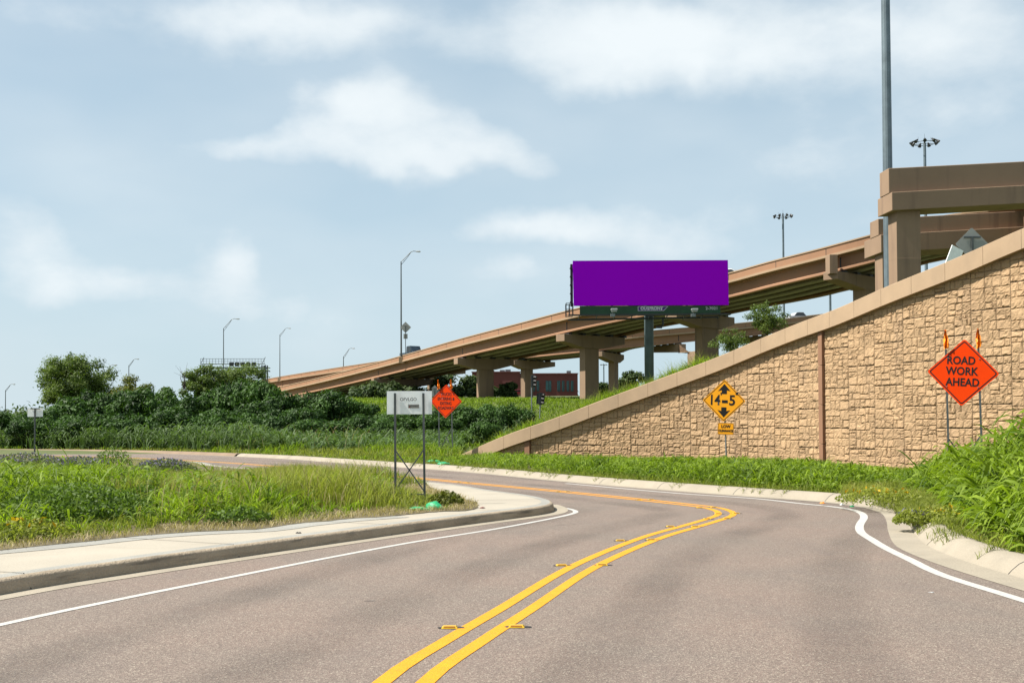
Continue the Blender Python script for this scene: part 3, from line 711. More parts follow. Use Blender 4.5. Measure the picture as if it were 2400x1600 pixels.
def mast(label, px, pytop, d, w, head=None, n=8, zb=None):
    t = P(px, pytop, d); g_ = TZ(t.x, t.y) if zb is None else zb
    root = thing('high_mast_light', label, 'light mast', (t.x, t.y, g_), group='high mast lights')
    mb = MB(); hh = t.z-g_; mb.tube([(0,0,-.5),(0,0,hh*.5),(0,0,hh)], [w/2*1.12, w/2, w/2*.86], 14); mb.tube([(0,0,hh*.215),(0,0,hh*.215+.1)], w/2*1.16, 14); mb.build('pole', M_['mast'], root, smooth=False)
    if head: mast_top(root, hh, head, n, head/2.0)
    return root
mast('thick steel mast beside the stepped bent, running out of the top edge', 2072, -260, 86, .70, 1.6, 8, zb=3)
mast('thin mast with a ring of floodlights, standing behind the near stepped bent', 2167, 336, 150, .42, 1.4, 9)
mast('thin mast with a ring of floodlights, standing behind the bridge right of the billboard', 1835, 508, 211, .42, 1.4, 8)
mast('tiny far mast with floodlights between two bridge columns', 1415, 855, 620, .7, 1.5, 6, zb=9)
mast('thin bare mast below the bridge, left of the stepped bent column', 1945, 640, 150, .34)
def lamp(label, px, pyt, pxe, pye, d, base, w=.20, flip=1):
    t = P(px, pyt, d); e = P(pxe, pye, d); b = base
    root = thing('street_lamp', label, 'street lamp', (t.x, t.y, b), group='street lamps along the ramps')
    hh = t.z-b; dx = e.x-t.x; dz = e.z-t.z
    mb = MB(); mb.tube([(0,0,0),(0,0,hh)], [w*.62, w*.36], 8); mb.build('pole', M_['post'], root)
    mb = MB(); mb.tube([(0,0,hh-.05),(dx*.28,0,hh+dz*.5),(dx*.5,0,hh+dz*.93),(dx*.62,0,hh+dz*1.02),(dx*.8,0,hh+dz*1.0)], w*.24, 6)
    mb.tube([(0,0,hh-.55),(dx*.3,0,hh+dz*.35),(dx*.5,0,hh+dz*.9)], w*.16, 5); mb.bar((dx*.17,0,hh+dz*.02),(dx*.13,0,hh+dz*.25), .04, .04)
    mb.build('arm', M_['post'], root)
    mb = MB(); s = abs(dx); mb.tube([(dx*.74,0,hh+dz),(dx*.82,0,hh+dz-.01),(dx*.93,0,hh+dz-.03),(dx,0,hh+dz-.05)], [.06*w*5,.10*w*5,.12*w*5,.05*w*5], 8); mb.build('lamp_head', M_['lens'], root)
    return root
i942 = min(B1[1], key=lambda q: abs(px_of(q)[0]-943)); i656 = min(B2[1], key=lambda q: abs(px_of(q)[0]-656)); i807 = min(B2[1], key=lambda q: abs(px_of(q)[0]-807))
lamp('tall grey street lamp on the bridge parapet beside the diamond sign', 940, 613, 986, 589, i942.y-.2, i942.z-.9, .24)
lamp('slim street lamp on the far parapet, right of the sign gantry', 656, 784, 682, 769, i656.y-.2, i656.z-.9)
lamp('short street lamp showing over the meeting of the two bridges', 805, 835, 832, 816, i807.y+9, i807.z-2, .22)
lamp('street lamp rising above the sign gantry', 524, 769, 562, 747, 215, 3)
lamp('small street lamp standing over the low olive tree', 302, 856, 326, 841, 320, 3, .28)
lamp('street lamp whose arm peeps out right of the round tree', 244, 876, 275, 855, 300, 3, .28)
lamp('small street lamp at the far left above the bushes', 13, 914, 36, 900, 330, 1, .28)
# lamp bracket boxes on parapets
for q, nm in ((i942, 0), (i656, 1)):
    mb = MB(); mb.box((q.x, q.y-.12, q.z-.75), (.95, .5, 1.0)); br = (B1 if nm == 0 else B2); br[2](mb, 'lamp_bracket', M_['lip'], bevel=.03)
# ------------------------------------------------------------------ signs
def diamond(a, r=.06, n=4):
    pts = []
    for k in range(4):
        th = math.pi/2*k; c = Vector((math.cos(th), math.sin(th)))*(a - r*1.414)
        for j in range(n+1):
            t = th - math.pi/4 + math.pi/2*j/n; pts.append((c.x + r*math.cos(t), c.y + r*math.sin(t)))
    return pts
def rect(w_, h_, r=.03, n=3):
    pts = []
    for k, (sx, sy) in enumerate(((1,1),(-1,1),(-1,-1),(1,-1))):
        for j in range(n+1):
            t = math.pi/2*k + math.pi/2*j/n; pts.append((sx*(w_/2-r) + r*math.cos(t), sy*(h_/2-r) + r*math.sin(t)))
    return pts
def plate(nm, poly, m, par, t=.006, y=0, loc=(0,0,0), tilt=0):
    mb = MB(); mb.prism(poly, (0, y, 0), (1,0,0), (0,0,1), (0,1,0), t); o = mb.build(nm, m, par); o.location = loc; o.rotation_euler = (0, tilt, 0); return o
def ring(nm, po, pi_, m, par, y=-.002):
    mb = MB(); n = len(po)
    for i in range(n): mb.quad([(po[i][0], y, po[i][1]), (po[(i+1)%n][0], y, po[(i+1)%n][1]), (pi_[(i+1)%n][0], y, pi_[(i+1)%n][1]), (pi_[i][0], y, pi_[i][1])])
    return mb.build(nm, m, par)
def flagm(nm, par, x, z, seed, h=.52):
    rnd = random.Random(seed); bm = MB(); n, m = 9, 6; V = []
    for i in range(n):
        t = i/(n-1); wd = .02 + .12*math.sin(min(1, t*1.25)*math.pi*.5)*(1 if t < .8 else 1-(t-.8)*1.3)
        for j in range(m):
            u = j/(m-1)-.5; V.append((x + u*wd + .012*math.sin(t*5+seed) + rnd.uniform(-.012,.012), .05*math.sin(u*11+t*5+seed) - .03 + rnd.uniform(-.012,.012), z - t*h + rnd.uniform(-.01,.01) + (.05*u if t > .9 else 0)))
    Q = [(i*m+j, i*m+j+1, (i+1)*m+j+1, (i+1)*m+j) for i in range(n-1) for j in range(m-1)]
    me = bpy.data.meshes.new(nm); me.from_pydata(V, [], Q); me.materials.append(M_['flag']); o = bpy.data.objects.new(nm, me); COL.objects.link(o); o.parent = par; return o
def work_sign(label, cx, cy, d, half, lines, zb, bottoms, tilt, braces, rz=0, flags=True):
    c = P(cx, cy, d); root = thing('work_zone_sign', label, 'road sign', (c.x, c.y, zb), rz, group='orange temporary diamond signs')
    hc = c.z - zb
    pl = plate('sign_panel', diamond(half), M_['so'], root, loc=(0,0,hc), tilt=tilt)
    ring('border', diamond(half*.945, .05), diamond(half*.90, .035), M_['black'], pl)
    text_obj('lettering', lines, M_['black'], pl)
    for sx in (-1, 1):
        for sz in (-1, 1): mb = MB(); mb.tube([(sx*half*.43, -.012, sz*half*.42), (sx*half*.43, .003, sz*half*.42)], .016, 8); mb.build('bolt', M_['steel'], pl)
    for sx, (bx, tx) in zip((-1, 1), bottoms):
        mb = MB(); mb.box(((bx+tx)/2, .03, hc/2+half*.35), (.05, .045, hc+half*.7)); p_ = mb.build('post', M_['post'], root)
        p_.data.transform(Matrix.Shear('XY', 4, (0, 0)) if False else Matrix.Identity(4))
        for v in p_.data.vertices: v.co.x += (bx-tx)*(0.5 - v.co.z/(hc+half*.7))
        if flags:
            mb = MB(); mb.tube([(tx*1.02, .03, hc+half*.5), (tx*1.0, .03, hc+half*1.05)], .012, 5); mb.build('flag_staff', M_['steel'], root)
            flagm('flag', root, tx, hc+half*1.28, int(7+sx*3), half*.56)
    for (x0, z0, x1, z1) in braces:
        mb = MB(); mb.bar((x0, .075, z0), (x1, .075, z1), .035, .035); mb.build('brace', M_['post'], root)
    return root
k1 = 29.0
work_sign('large orange ROAD WORK AHEAD diamond in front of the stone wall', 2257, 873, k1, .86,
    [('ROAD', .28, -.06, .30, .007, .86), ('WORK', .28, -.03, .03, .007, .86), ('AHEAD', .28, .0, -.25, .007, .86)], .1, ((-.36,-.40),(.43,.37)), math.radians(3.4),
    [(-.36,1.15,.05,.55),(.40,1.25,0,.55)], rz=math.radians(-21))
work_sign('smaller orange TRUCKS ENTERING & EXITING ROADWAY diamond beside the white panel', 1045, 940, 56, .83,
    [('TRUCKS', .215, 0, .34, .005, .72), ('ENTERING &', .215, .0, .115, .005, .72), ('EXITING', .215, 0, -.11, .005, .72), ('ROADWAY', .215, 0, -.335, .005, .72)], .12, ((-.36,-.38),(.33,.28)), math.radians(1.5),
    [(-.36,.35,.31,1.5),(.33,.35,0,.95),(-.36,.28,.33,.26)], rz=math.radians(-16))
# low clearance sign
c = P(1697, 938.5, 45); root = thing('clearance_sign', "amber diamond clearance sign reading 14'-5\" with a LOW CLEARANCE plaque", 'road sign', (c.x, c.y, .1), math.radians(-14)); hc = c.z-.1
pl = plate('sign_panel', diamond(.84), M_['sy'], root, loc=(0,0,hc), tilt=math.radians(2.2))
ring('border', diamond(.80,.05), diamond(.765,.04), M_['black'], pl)
for s_ in (1, -1):
    mb = MB(); mb.quad([(x, -.003, z*s_) for x, z in ((-.25,.37),(0,.66),(.25,.37),(.10,.41),(.10,.26),(-.10,.26),(-.10,.41))]); mb.build('arrow', M_['black'], pl)
text_obj('lettering', [('14', .56, -.37, 0.0, .013, .80), ('-', .6, .03, .01, .03, 1.1), ('5', .56, .315, 0, .013, .95), ("'", .32, -.12, .17, .012, 1), ('"', .32, .49, .19, .012, 1)], M_['black'], pl)
pq = plate('plaque', rect(.62,.46,.04), M_['sy'], root, loc=(.055,0,hc-1.11), tilt=math.radians(2))
ring('border', rect(.60,.44,.04), rect(.575,.415,.035), M_['black'], pq)
text_obj('lettering', [('LOW', .16, 0, .09, .008, .95), ('CLEARANCE', .12, 0, -.08, .007, .82)], M_['black'], pq)
mb = MB(); mb.tube([(.0,.04,hc+.3),(.075,.04,0)], .033, 8); mb.build('post', M_['steel'], root)
# white panel seen from behind
dl, dr = 22.0, 21.0
cL = P(926, 920, dl); cR = P(992, 920, dr)
mid = (cL+cR)/2; ang = math.atan2(cR.y-cL.y, cR.x-cL.x)
root = thing('road_sign', 'white rectangular panel seen from behind on a braced steel frame by the pavement', 'road sign', (mid.x, mid.y, .15), 0)
ux = .535/2; px_ = 1/ (F/21.5)
hT = mid.z-.15
def L2(px, py): q = P(px, py, 21.5); return (q.x-mid.x, q.z-.15)
(x0, z1), (x1, z0) = L2(906, 916), L2(1012, 970)
pn = plate('panel', [(x0,z0),(x1,z0),(x1,z1),(x0,z1)], M_['signback'], root, t=.012, y=.05)
text_obj('lettering', [('OFVLGO', .085, (x0+x1)/2-.02, (z0+z1)/2+.06, .001, .95)], M_['post'], pn, y=.047)
mb = MB(); mb.quad([(x0+.40,.047,z0+.115),(x0+.61,.047,z0+.115),(x0+.61,.047,z0+.185),(x0+.40,.047,z0+.185)]); st = mb.build('sticker', M_['olgrass'] if False else M_['concgrey'], pn)
text_obj('lettering', [('WARNING', .045, x0+.515, z0+.15, .001, .75)], M_['post'], pn, y=.044)
mb = MB(); mb.prism([(x0+.41,z0+.12),(x0+.45,z0+.12),(x0+.43,z0+.165)], (0,.044,0),(1,0,0),(0,0,1),(0,1,0),.001); mb.build('sticker_mark', M_['brick2'], pn)
for pxt, pxb, pyb in ((925.5, 926.8, 1174), (992, 995.5, 1184)):
    a = L2(pxt, 921); b = L2(pxb, pyb+6); mb = MB(); mb.bar((a[0], .02, a[1]), (b[0], .02, b[1]-.1), .04, .04); mb.build('post', M_['post'], root)
for (a, b) in (((927,1055),(994,1150)),((992,1055),(927,1148)),((927,1155),(995,1158))):
    a = L2(*a); b = L2(*b); mb = MB(); mb.bar((a[0], -.012, a[1]), (b[0], -.012, b[1]), .022, .022); mb.build('brace', M_['post'], root)
# sign backs
def back_sign(label, px, py, d, poly, base, nm='road_sign', rz=0, m='greyback', extra=None, wpost=.06, postx=0):
    c = P(px, py, d); root = thing(nm, label, 'sign', (c.x, c.y, base), rz); h = c.z-base
    plate('sign_panel', poly, M_[m], root, loc=(0,0,h))
    mb = MB(); mb.box((postx, -.04, (h+.25)/2-.1), (wpost, wpost, h+.25+.2)); mb.build('post', M_['post'], root)
    mb = MB(); mb.box((0, -.03, h+.25), (.62, .04, .06)); mb.build('crossbar', M_['post'], root)
    if extra: plate('plaque', extra[0], M_[m], root, loc=(0,.0,h+extra[1]))
    return root
back_sign('grey diamond sign seen from behind beside the tall lamp on the bridge', 950.5, 767, i942.y-.6, diamond(.9), i942.z-.9, extra=(rect(.65,.8), -1.42), wpost=.1)
q = P(950, 825, i942.y-.6); mb = MB(); 
back_sign('grey diamond sign seen from behind poking over the wall coping', 2278, 572, 42, diamond(.62), 5.5, wpost=.07)
back_sign('small pale rectangular sign on a thin post at the left among the bushes', 82.5, 966, 76, rect(1.03,.58), .1, m='signback', wpost=.08)
back_sign('narrow grey sign back behind the orange trucks sign', 1019, 917, 100, [(-.25,-.45),(.25,-.45),(.25,.3),(0,.55),(-.25,.3)], 2)
# leaning strip over the coping
a = P(2222, 620, 41.5); b = P(2247, 580, 41.5)
root = thing('leaning_sign', 'pale sign plate leaning edge-on over the wall coping', 'sign', (a.x, a.y, a.z-.6))
mb = MB(); mb.bar((0,0,.3), (b.x-a.x, .1, b.z-a.z+.6), .035, .5); mb.build('sign_panel', M_['signback'], root)
mb = MB(); mb.bar((-.09,0,.3), (b.x-a.x-.12, .1, b.z-a.z+.5), .03, .06); mb.build('post', M_['post'], root)
# ------------------------------------------------------------------ billboard
D = 109.0
tl, tr_, bl, br_ = P(1342.5,611,D), P(1706,609.5,D), P(1345,716,D), P(1708,714.5,D)
cx = P(1524, 800, D); zb = TZ(cx.x, D)
BB = thing('billboard', 'wide billboard with a plain purple face on a dark green pole', 'billboard', (cx.x, D, zb))
def lb(px, py, y=0): q = P(px, py, D); return Vector((q.x-cx.x, y, q.z-zb))
mb = MB(); mb.prism([(lb(*p).x, lb(*p).z) for p in ((1345,716),(1708,714.5),(1706,609.5),(1342.5,611))], (0,0,0),(1,0,0),(0,0,1),(0,1,0),.35); mb.build('face', M_['purple'], BB)
ap = MB(); a = lb(1359,717); b = lb(1689,735)
zz = a.z
while zz > b.z+.02:
    z2 = max(zz-.14, b.z); ap.box(((a.x+b.x)/2, .12, (zz+z2)/2), (b.x-a.x, .1, zz-z2-.02)); ap.box(((a.x+b.x)/2, .16, (zz+z2)/2), (b.x-a.x, .1, zz-z2)); zz = z2
APR = ap.build('apron', M_['apron'], BB)
a = lb(1496,726.5)
lg = MB(); x0, x1 = lb(1495,729).x, lb(1567,729).x; z0, z1 = lb(1500,728.5).z, lb(1500,717.5).z
lg.quad([(x0+.0,.05,z0),(x1-.45,.05,z0),(x1,.05,z1),(x0,.05,z1)]); LG = lg.build('logo_plate', M_['white'], APR)
lg = MB(); lg.quad([(x0+.06,.045,z0+.04),(x1-.50,.045,z0+.04),(x1-.10,.045,z1-.04),(x0+.06,.045,z1-.04)]); lg.build('logo_ground', M_['purple2'], APR)
text_obj('lettering', [('OUTFRONT', .42, (x0+x1)/2-.14, (z0+z1)/2+.01, .03, .94)], M_['white'], APR, y=.035)
q = lb(1668.5,722.5); text_obj('lettering', [('2-7021', .38, q.x, q.z, .008, 1.12)], M_['white'], APR, y=.05)
# pole, catwalk, lights, ladder, rear face
pb = lb(1524, 737); mb = MB(); mb.tube([(0,1.0,-.5),(0,1.0,pb.z),(0,1.0,pb.z+3)], .45, 18); mb.build('pole', M_['polegreen'], BB, smooth=True)
mb = MB(); a = lb(1332,740); b = lb(1709,737)
mb.box(((a.x+b.x)/2, -.55, a.z), (b.x-a.x, .75, .07)); mb.bar((a.x,-.9,a.z-.02),(b.x,-.9,b.z-.02),.08,.14); mb.bar((a.x,.4,a.z-.35),(b.x-1.0,.4,b.z-.2),.12,.16)
for k in range(9): x = a.x+1+(b.x-a.x-2)*k/8; mb.bar((x,-.9,a.z-.05),(x,.6,a.z-.3),.07,.09)
CW = mb.build('catwalk', M_['dark'], BB)
mb = MB(); l0, l1 = lb(1326,713).x, lb(1342,713).x; zt, zb_ = lb(1326,713).z, lb(1326,741).z
for x in (l0, (l0+l1)/2, l1):
    for y in (-.9, .5): mb.bar((x,y,zb_),(x,y,zt),.06,.06)
for z in (zt, (zt+zb_)/2, zb_):
    mb.bar((l0,-.9,z),(l1,-.9,z),.06,.06); mb.bar((l0,.5,z),(l1,.5,z),.06,.06); mb.bar((l0,-.9,z),(l0,.5,z),.06,.06)
mb.build('ladder_cage', M_['dark'], BB)
mb = MB(); e0 = lb(1340.5,617); e1 = lb(1341,716)
mb.box((e0.x, .75, (e0.z+e1.z)/2), (.22, .5, e0.z-e1.z)); mb.bar((e0.x-.12,.2,e0.z-.1),(e0.x-.12,.2,e1.z),.08,.08)
for k in range(5): mb.box((e0.x-.1, .5, e1.z+(e0.z-e1.z)*(k+.5)/5), (.16, .9, .08))
mb.build('end_frame', M_['dark'], BB)
mb = MB(); mb.box((0, 2.2, (tl.z+bl.z)/2-zb), (tr_.x-tl.x-1, .2, tl.z-bl.z-.4)); mb.build('rear_face', M_['apron'], BB)
mb = MB()
for k in range(6): x = -6+k*2.4; mb.bar((x,.4,lb(1500,730).z),(x,.4,lb(1500,620).z),.15,.15); mb.bar((x,.4,lb(1500,680).z),(x,2.1,lb(1500,680).z),.12,.12)
mb.build('uprights', M_['dark'], BB)
for px in (1436, 1622):
    q = lb(px, 736); mb = MB(); mb.box((q.x, -1.55, q.z+.28), (.62, .5, .18)); mb.box((q.x, -1.55, q.z+.13), (.5, .4, .16)); f = mb.build('floodlight', M_['lens'], BB, bevel=.04)
    mb = MB(); mb.bar((q.x-.1,-.9,q.z-.25),(q.x-.1,-1.5,q.z-.05),.1,.1); mb.box((q.x-.12,-1.5,q.z-.25),(.42,.35,.28)); mb.build('bracket', M_['steel'], f)
mb = MB(); a = lb(1555,742); b = lb(1555,765); c = lb(1540,766); mb.tube([(a.x,.4,a.z),(b.x,.4,b.z+.2),(b.x-.2,.4,b.z),(c.x,.4,c.z)], .1, 7); mb.box((c.x+.25,.4,c.z),(.55,.2,.2)); mb.build('hanging_lamp', M_['dark'], BB)
# ------------------------------------------------------------------ gantry on the left
D = 200
g0 = P(545, 850, D); root = thing('sign_gantry', 'grey steel sign gantry with railed walkway above the trees', 'gantry', (g0.x, D, 2))
def lg_(px, py, y=0): q = P(px, py, D); return Vector((q.x-g0.x, y, q.z-2))
mb = MB()
for y in (0, 1.6):
    a, b = lg_(470,861,y), lg_(629,861,y); c, d_ = lg_(470,869,y), lg_(629,869,y)
    mb.bar(a,b,.16,.16); mb.bar(c,d_,.16,.16)
    n = 14
    for k in range(n): p0 = a.lerp(b, k/n); p1 = c.lerp(d_, (k+1)/n); p2 = a.lerp(b, (k+1)/n); mb.bar(p0,p1,.07,.07) if k%2 else mb.bar(c.lerp(d_,k/n),p2,.07,.07)
mb.build('truss', M_['steel'], root)
mb = MB(); a, b = lg_(472,841,-.6), lg_(621,841,-.6); c, d_ = lg_(472,853,-.6), lg_(621,853,-.6)
mb.bar(a,b,.07,.07); mb.bar(lg_(472,847,-.6), lg_(621,847,-.6), .05,.05); mb.box(((c.x+d_.x)/2, -.2, c.z), (d_.x-c.x, .9, .08))
for k in range(22): mb.bar(a.lerp(b,k/21), c.lerp(d_,k/21), .05,.05)
mb.build('walkway', M_['steel'], root)
mb = MB()
for k in range(5): q = lg_(545+k*13, 854); mb.box((q.x, -.75, q.z), (.75, .25, .7))
mb.build('sign_lights', M_['dark'], root)
for sx, px in ((0, 618), (1, 474)):
    mb = MB()
    for y in (0, 1.6): q = lg_(px, 855, y); mb.bar((q.x-.3,y,-2),(q.x-.3,y,q.z),.2,.2); mb.bar((q.x+.3,y,-2),(q.x+.3,y,q.z),.2,.2)
    for k in range(8): z = 1+k*1.4; mb.bar((q.x-.3,0,z),(q.x+.3,0,z+1.2),.08,.08)
    mb.build('tower', M_['post'], root)
# ------------------------------------------------------------------ traffic signals
def signal(label, px, py, d, base, back=False, lean=0):
    c = P(px, py, d); root = thing('traffic_signal', label, 'traffic light', (c.x, c.y, base), 0, group='traffic signals'); h = c.z-base
    mb = MB(); mb.box((0,0,h), (.36,.3,1.1)); hd = mb.build('signal_head', M_['dark'], root, bevel=.03)
    mb = MB()
    for k in (-1, 0, 1): mb.tube([(.1,-.18,h+k*.36),(.32,-.3,h+k*.36-.03)], .13, 8)
    mb.build('visors', M_['black'], root)
    if back: mb = MB(); mb.box((0,.02,h),(.75,.03,1.0)); q = mb.build('backplate', M_['dark'], root); 
    mb = MB(); mb.tube([(-.12 if not back else 0,0,-.5),(-.12 if not back else 0,0,h-.5)], .06, 8); mb.build('post', M_['steel'], root)
    root.rotation_euler = (0, lean, 0); return root
signal('black traffic signal on a grey post below the bridges', 1249, 893, 105, TZ(5,105)-.3)
signal('short black traffic signal with backplate, right of the taller one', 1264, 934, 105, TZ(6,105)-.3, True, math.radians(3))
# ------------------------------------------------------------------ vehicles
def car(label, name, loc, rz, body, L_=4.6, hh=1.45, pickup=False, paint=None):
    root = thing(name, label, 'car' if not pickup else 'truck', loc, rz)
    W2 = .9
    prof = [(-L_/2,.35),(-L_/2,.75),(-L_/2+.15,.92),(-L_*.30,.98),(-L_*.17,hh-.08),(-L_*.08,hh),(L_*.14,hh),(L_*.30,.98),(L_*.44,.86),(L_/2,.68),(L_/2,.35)]
    if pickup: prof = [(-L_/2,.5),(-L_/2,1.15),(-L_*.12,1.15),(-L_*.10,hh-.06),(-L_*.05,hh),(L_*.12,hh),(L_*.22,1.2),(L_*.46,1.08),(L_/2,.95),(L_/2,.5)]
    mb = MB(); mb.prism(prof, (0,-W2,0), (1,0,0),(0,0,1),(0,1,0), 2*W2); mb.build('body', paint, root, bevel=.06)
    gl = [(-L_*.27,1.0),(-L_*.165,hh-.13),(-L_*.08,hh-.07),(L_*.13,hh-.07),(L_*.27,1.0)] if not pickup else [(-L_*.09,1.2),(-L_*.085,hh-.1),(L_*.11,hh-.1),(L_*.19,1.2)]
    mb = MB(); mb.prism(gl, (0,-W2-.01,0), (1,0,0),(0,0,1),(0,1,0), 2*W2+.02); mb.build('windows', M_['glass'], root)
    for x in (-L_*.31, L_*.31):
        for y in (-W2+.05, W2-.05): mb = MB(); mb.tube([(x,y-.11,.33),(x,y+.11,.33)], .33, 14); mb.build('wheel', M_['tyre'], root)
    return root
PAINT = {k: mat(k+'_car_paint', c, .3, .02, 2, coat=.5) for k, c in (('red',(.45,.03,.05)),('silver',(.6,.62,.64)),('navy',(.03,.06,.09)))}
q = P(1213, 933, 262); car('red car on the far road below the bridges', 'parked_car', (q.x, 262, TZ(q.x,262)+.1), .1, None, paint=PAINT['red'])
i1880 = min(B2[1], key=lambda q: abs(px_of(q)[0]-1878)); car('silver car crossing the far bridge just above the wall coping', 'car', (i1880.x+.3, i1880.y+3.2, i1880.z-.55), math.atan2(15,26)*.6, None, paint=PAINT['silver'], hh=1.7)
i1720 = min(B1[1], key=lambda q: abs(px_of(q)[0]-1716)); car('pale car roof showing over the parapet right of the billboard', 'car', (i1720.x+.8, i1720.y+3.2, i1720.z-.72), math.radians(-40), None, paint=PAINT['silver'])
i958 = min(B1[1], key=lambda q: abs(px_of(q)[0]-957)); car('dark pickup truck behind the parapet beside the tall lamp', 'truck', (i958.x+.6, i958.y+3, i958.z-.75), math.radians(-55), None, L_=5.6, hh=2.15, pickup=True, paint=PAINT['navy'])
# ------------------------------------------------------------------ brick building
D = 300; b0 = P(1107, 930, D); bA = P(1219, 873, D); bB = P(1354, 876, D); zg = TZ(20, 300)-1
BLD = thing('brick_building', 'low dark red brick building with tall teal windows behind the bridge columns', 'building', (P(1240,900,D).x, D, zg)); bx = BLD.location.x
mb = MB(); xa, xb, xc = b0.x-bx, bA.x-bx, bB.x-bx; h1 = bA.z-zg; h2 = bB.z-zg
mb.box(((xb+xc)/2, 12, h2/2), (xc-xb, 24, h2)); mb.box(((xa+xb)/2, 11, h1/2), (xb-xa, 26, h1)); mb.build('walls', M_['brick'], BLD)
mb = MB(); mb.box(((xb+xc)/2, 0, h2+.1), (xc-xb+.3, .5, .25)); mb.box(((xa+xb)/2, -2, h1+.1), (xb-xa+.3, .5, .25)); mb.build('roof_edge', M_['brick2'], BLD)
for p0, p1 in ((1248,1254),(1258,1264),(1279,1292),(1306,1313),(1317,1323),(1328,1334),(1338,1344)):
    a, b = P(p0, 892, D), P(p1, 917, D); mb = MB(); mb.box(((a.x+b.x)/2-bx, -.05, (a.z+b.z)/2-zg), (b.x-a.x, .14, a.z-b.z)); wd_ = mb.build('window', M_['winteal'], BLD)
    mb = MB(); mb.box(((a.x+b.x)/2-bx, -.14, (a.z+b.z)/2-zg), (.1, .06, a.z-b.z)); mb.box(((a.x+b.x)/2-bx, -.14, b.z-zg+.3), (b.x-a.x+.2,.08,.12)); mb.build('frame', M_['dark'], wd_)
for p0, p1, py in ((1114,1128,872),(1150,1158,870),(1171,1183,869),(1184,1197,868),(1330,1340,871)):
    a, b = P(p0, py, D), P(p1, 876, D); mb = MB(); mb.box(((a.x+b.x)/2-bx, 5, (a.z+b.z)/2-zg+.2), (b.x-a.x, 2, a.z-b.z+.6)); mb.build('roof_unit', M_['steel'], BLD, bevel=.05)
a = P(1200,892,D); mb = MB(); mb.box(((a.x)-bx-1.2,-2.1,(a.z-zg)/2),(2.6,.2,a.z-zg)); mb.build('garage_door', M_['brick2'], BLD)
# ------------------------------------------------------------------ green sandbags, markers, litter
def bag(label, px, py, z, L_, wd, hh, rz, seed):
    c = G(px, py, z); bm = bmesh.new(); bmesh.ops.create_icosphere(bm, subdivisions=3, radius=1); rnd = random.Random(seed)
    from mathutils import noise as nz
    for v in bm.verts:
        n = nz.noise(v.co*1.8 + Vector((seed, 0, 0)))*.18 + nz.noise(v.co*5+Vector((0,seed,0)))*.09
        v.co = v.co*(1+n); t = v.co.x; v.co.z *= (1-.25*abs(t)); v.co = Vector((t*L_/2, v.co.y*wd/2, max(v.co.z*hh*.75+hh*.25, -.02)))
    me = bpy.data.meshes.new('sandbag'); bm.to_mesh(me); bm.free(); me.materials.append(M_['bag'])
    me.polygons.foreach_set('use_smooth', [True]*len(me.polygons))
    o = bpy.data.objects.new('sandbag', me); COL.objects.link(o); o.location = c; o.rotation_euler = (0, .12, rz); tag(o, label, 'sandbag', 'bright green sandbags at the sign feet')
bag('plump bright green sandbag right of the frame foot', 1018, 1193, .16, .36, .2, .14, -.5, 1)
bag('flat bright green sandbag lying in front of the frame foot', 988, 1195, .16, .42, .2, .06, .1, 2)
bag('small green sandbag half hidden in grass at the frame left foot', 932, 1181, .16, .20, .14, .06, .1, 3)
bag('sliver of green sandbag in the grass between the frame feet', 957, 1178, .16, .16, .12, .05, 0, 4)
bag('flat green sandbag at the left foot of the trucks sign', 1021, 1085, .13, .72, .35, .14, .1, 5)
bag('flat green sandbag in front of the trucks sign', 1041, 1090, .13, .55, .35, .14, .1, 6)
first = None
mk = [(1054,1471,'nearest road marker, left of the double line'),(1211,1469,'nearest road marker, right of the double line'),(1316,1325,'second road marker, left of the double line'),(1411,1324,'second road marker, right of the double line'),(1454,1267,'third road marker, left of the double line'),(1526,1265,'third road marker, right of the double line'),(1571,1234,'fourth road marker, left of the double line'),(1629,1234,'fourth road marker, right of the double line'),
      (1657,1216,'road marker on the inner line just before the tip of the bend'),(1703,1215,'road marker on the outer line just before the tip of the bend'),(1683,1204,'road marker inside the tip of the bend'),(1725,1203,'road marker outside the tip of the bend'),(1640,1190,'road marker inside the line just past the bend'),(1673,1189,'road marker outside the line just past the bend'),
      (1498,1171.5,'road marker on the far leg, left one of the nearer pair'),(1526,1171,'road marker on the far leg, right one of the nearer pair'),(1309,1152.5,'road marker on the far leg, left one of the middle pair'),(1331,1152,'road marker on the far leg, right one of the middle pair'),(1076,1131,'road marker on the far leg, left one of the farthest pair'),(1097,1131,'road marker on the far leg, right one of the farthest pair')]
for i, (px, py, lab) in enumerate(mk):
    c = G(px, py); c.z = .004
    if first is None:
        first = thing('road_marker', lab, 'road marker', c, 0, group='raised yellow road markers')
        mb = MB(); mb.v += [(-.065,-.05,0),(.065,-.05,0),(.065,.05,0),(-.065,.05,0),(-.05,-.022,.016),(.05,-.022,.016),(.05,.022,.016),(-.05,.022,.016)]
        mb.f += [(0,1,5,4),(1,2,6,5),(2,3,7,6),(3,0,4,7),(4,5,6,7)]; mb.mi += [0]*5
        mb.build('body', M_['marker'], first)
        mb = MB(); mb.quad([(-.05,-.0445,.0055),(.05,-.0445,.0055),(.042,-.0265,.0155),(-.042,-.0265,.0155)]); mb.build('reflector', M_['reflector'], first)
        rnd = random.Random(5); mb = MB(); mb.quad([(math.cos(t/16*6.283)*(.105+rnd.uniform(-.02,.03)), math.sin(t/16*6.283)*(.055+rnd.uniform(-.01,.01)), .0005) for t in range(16)]); mb.build('bitumen_pad', M_['bitumen'], first)
    else: dup(first, c, random.Random(i).uniform(-.1,.1), label=lab)
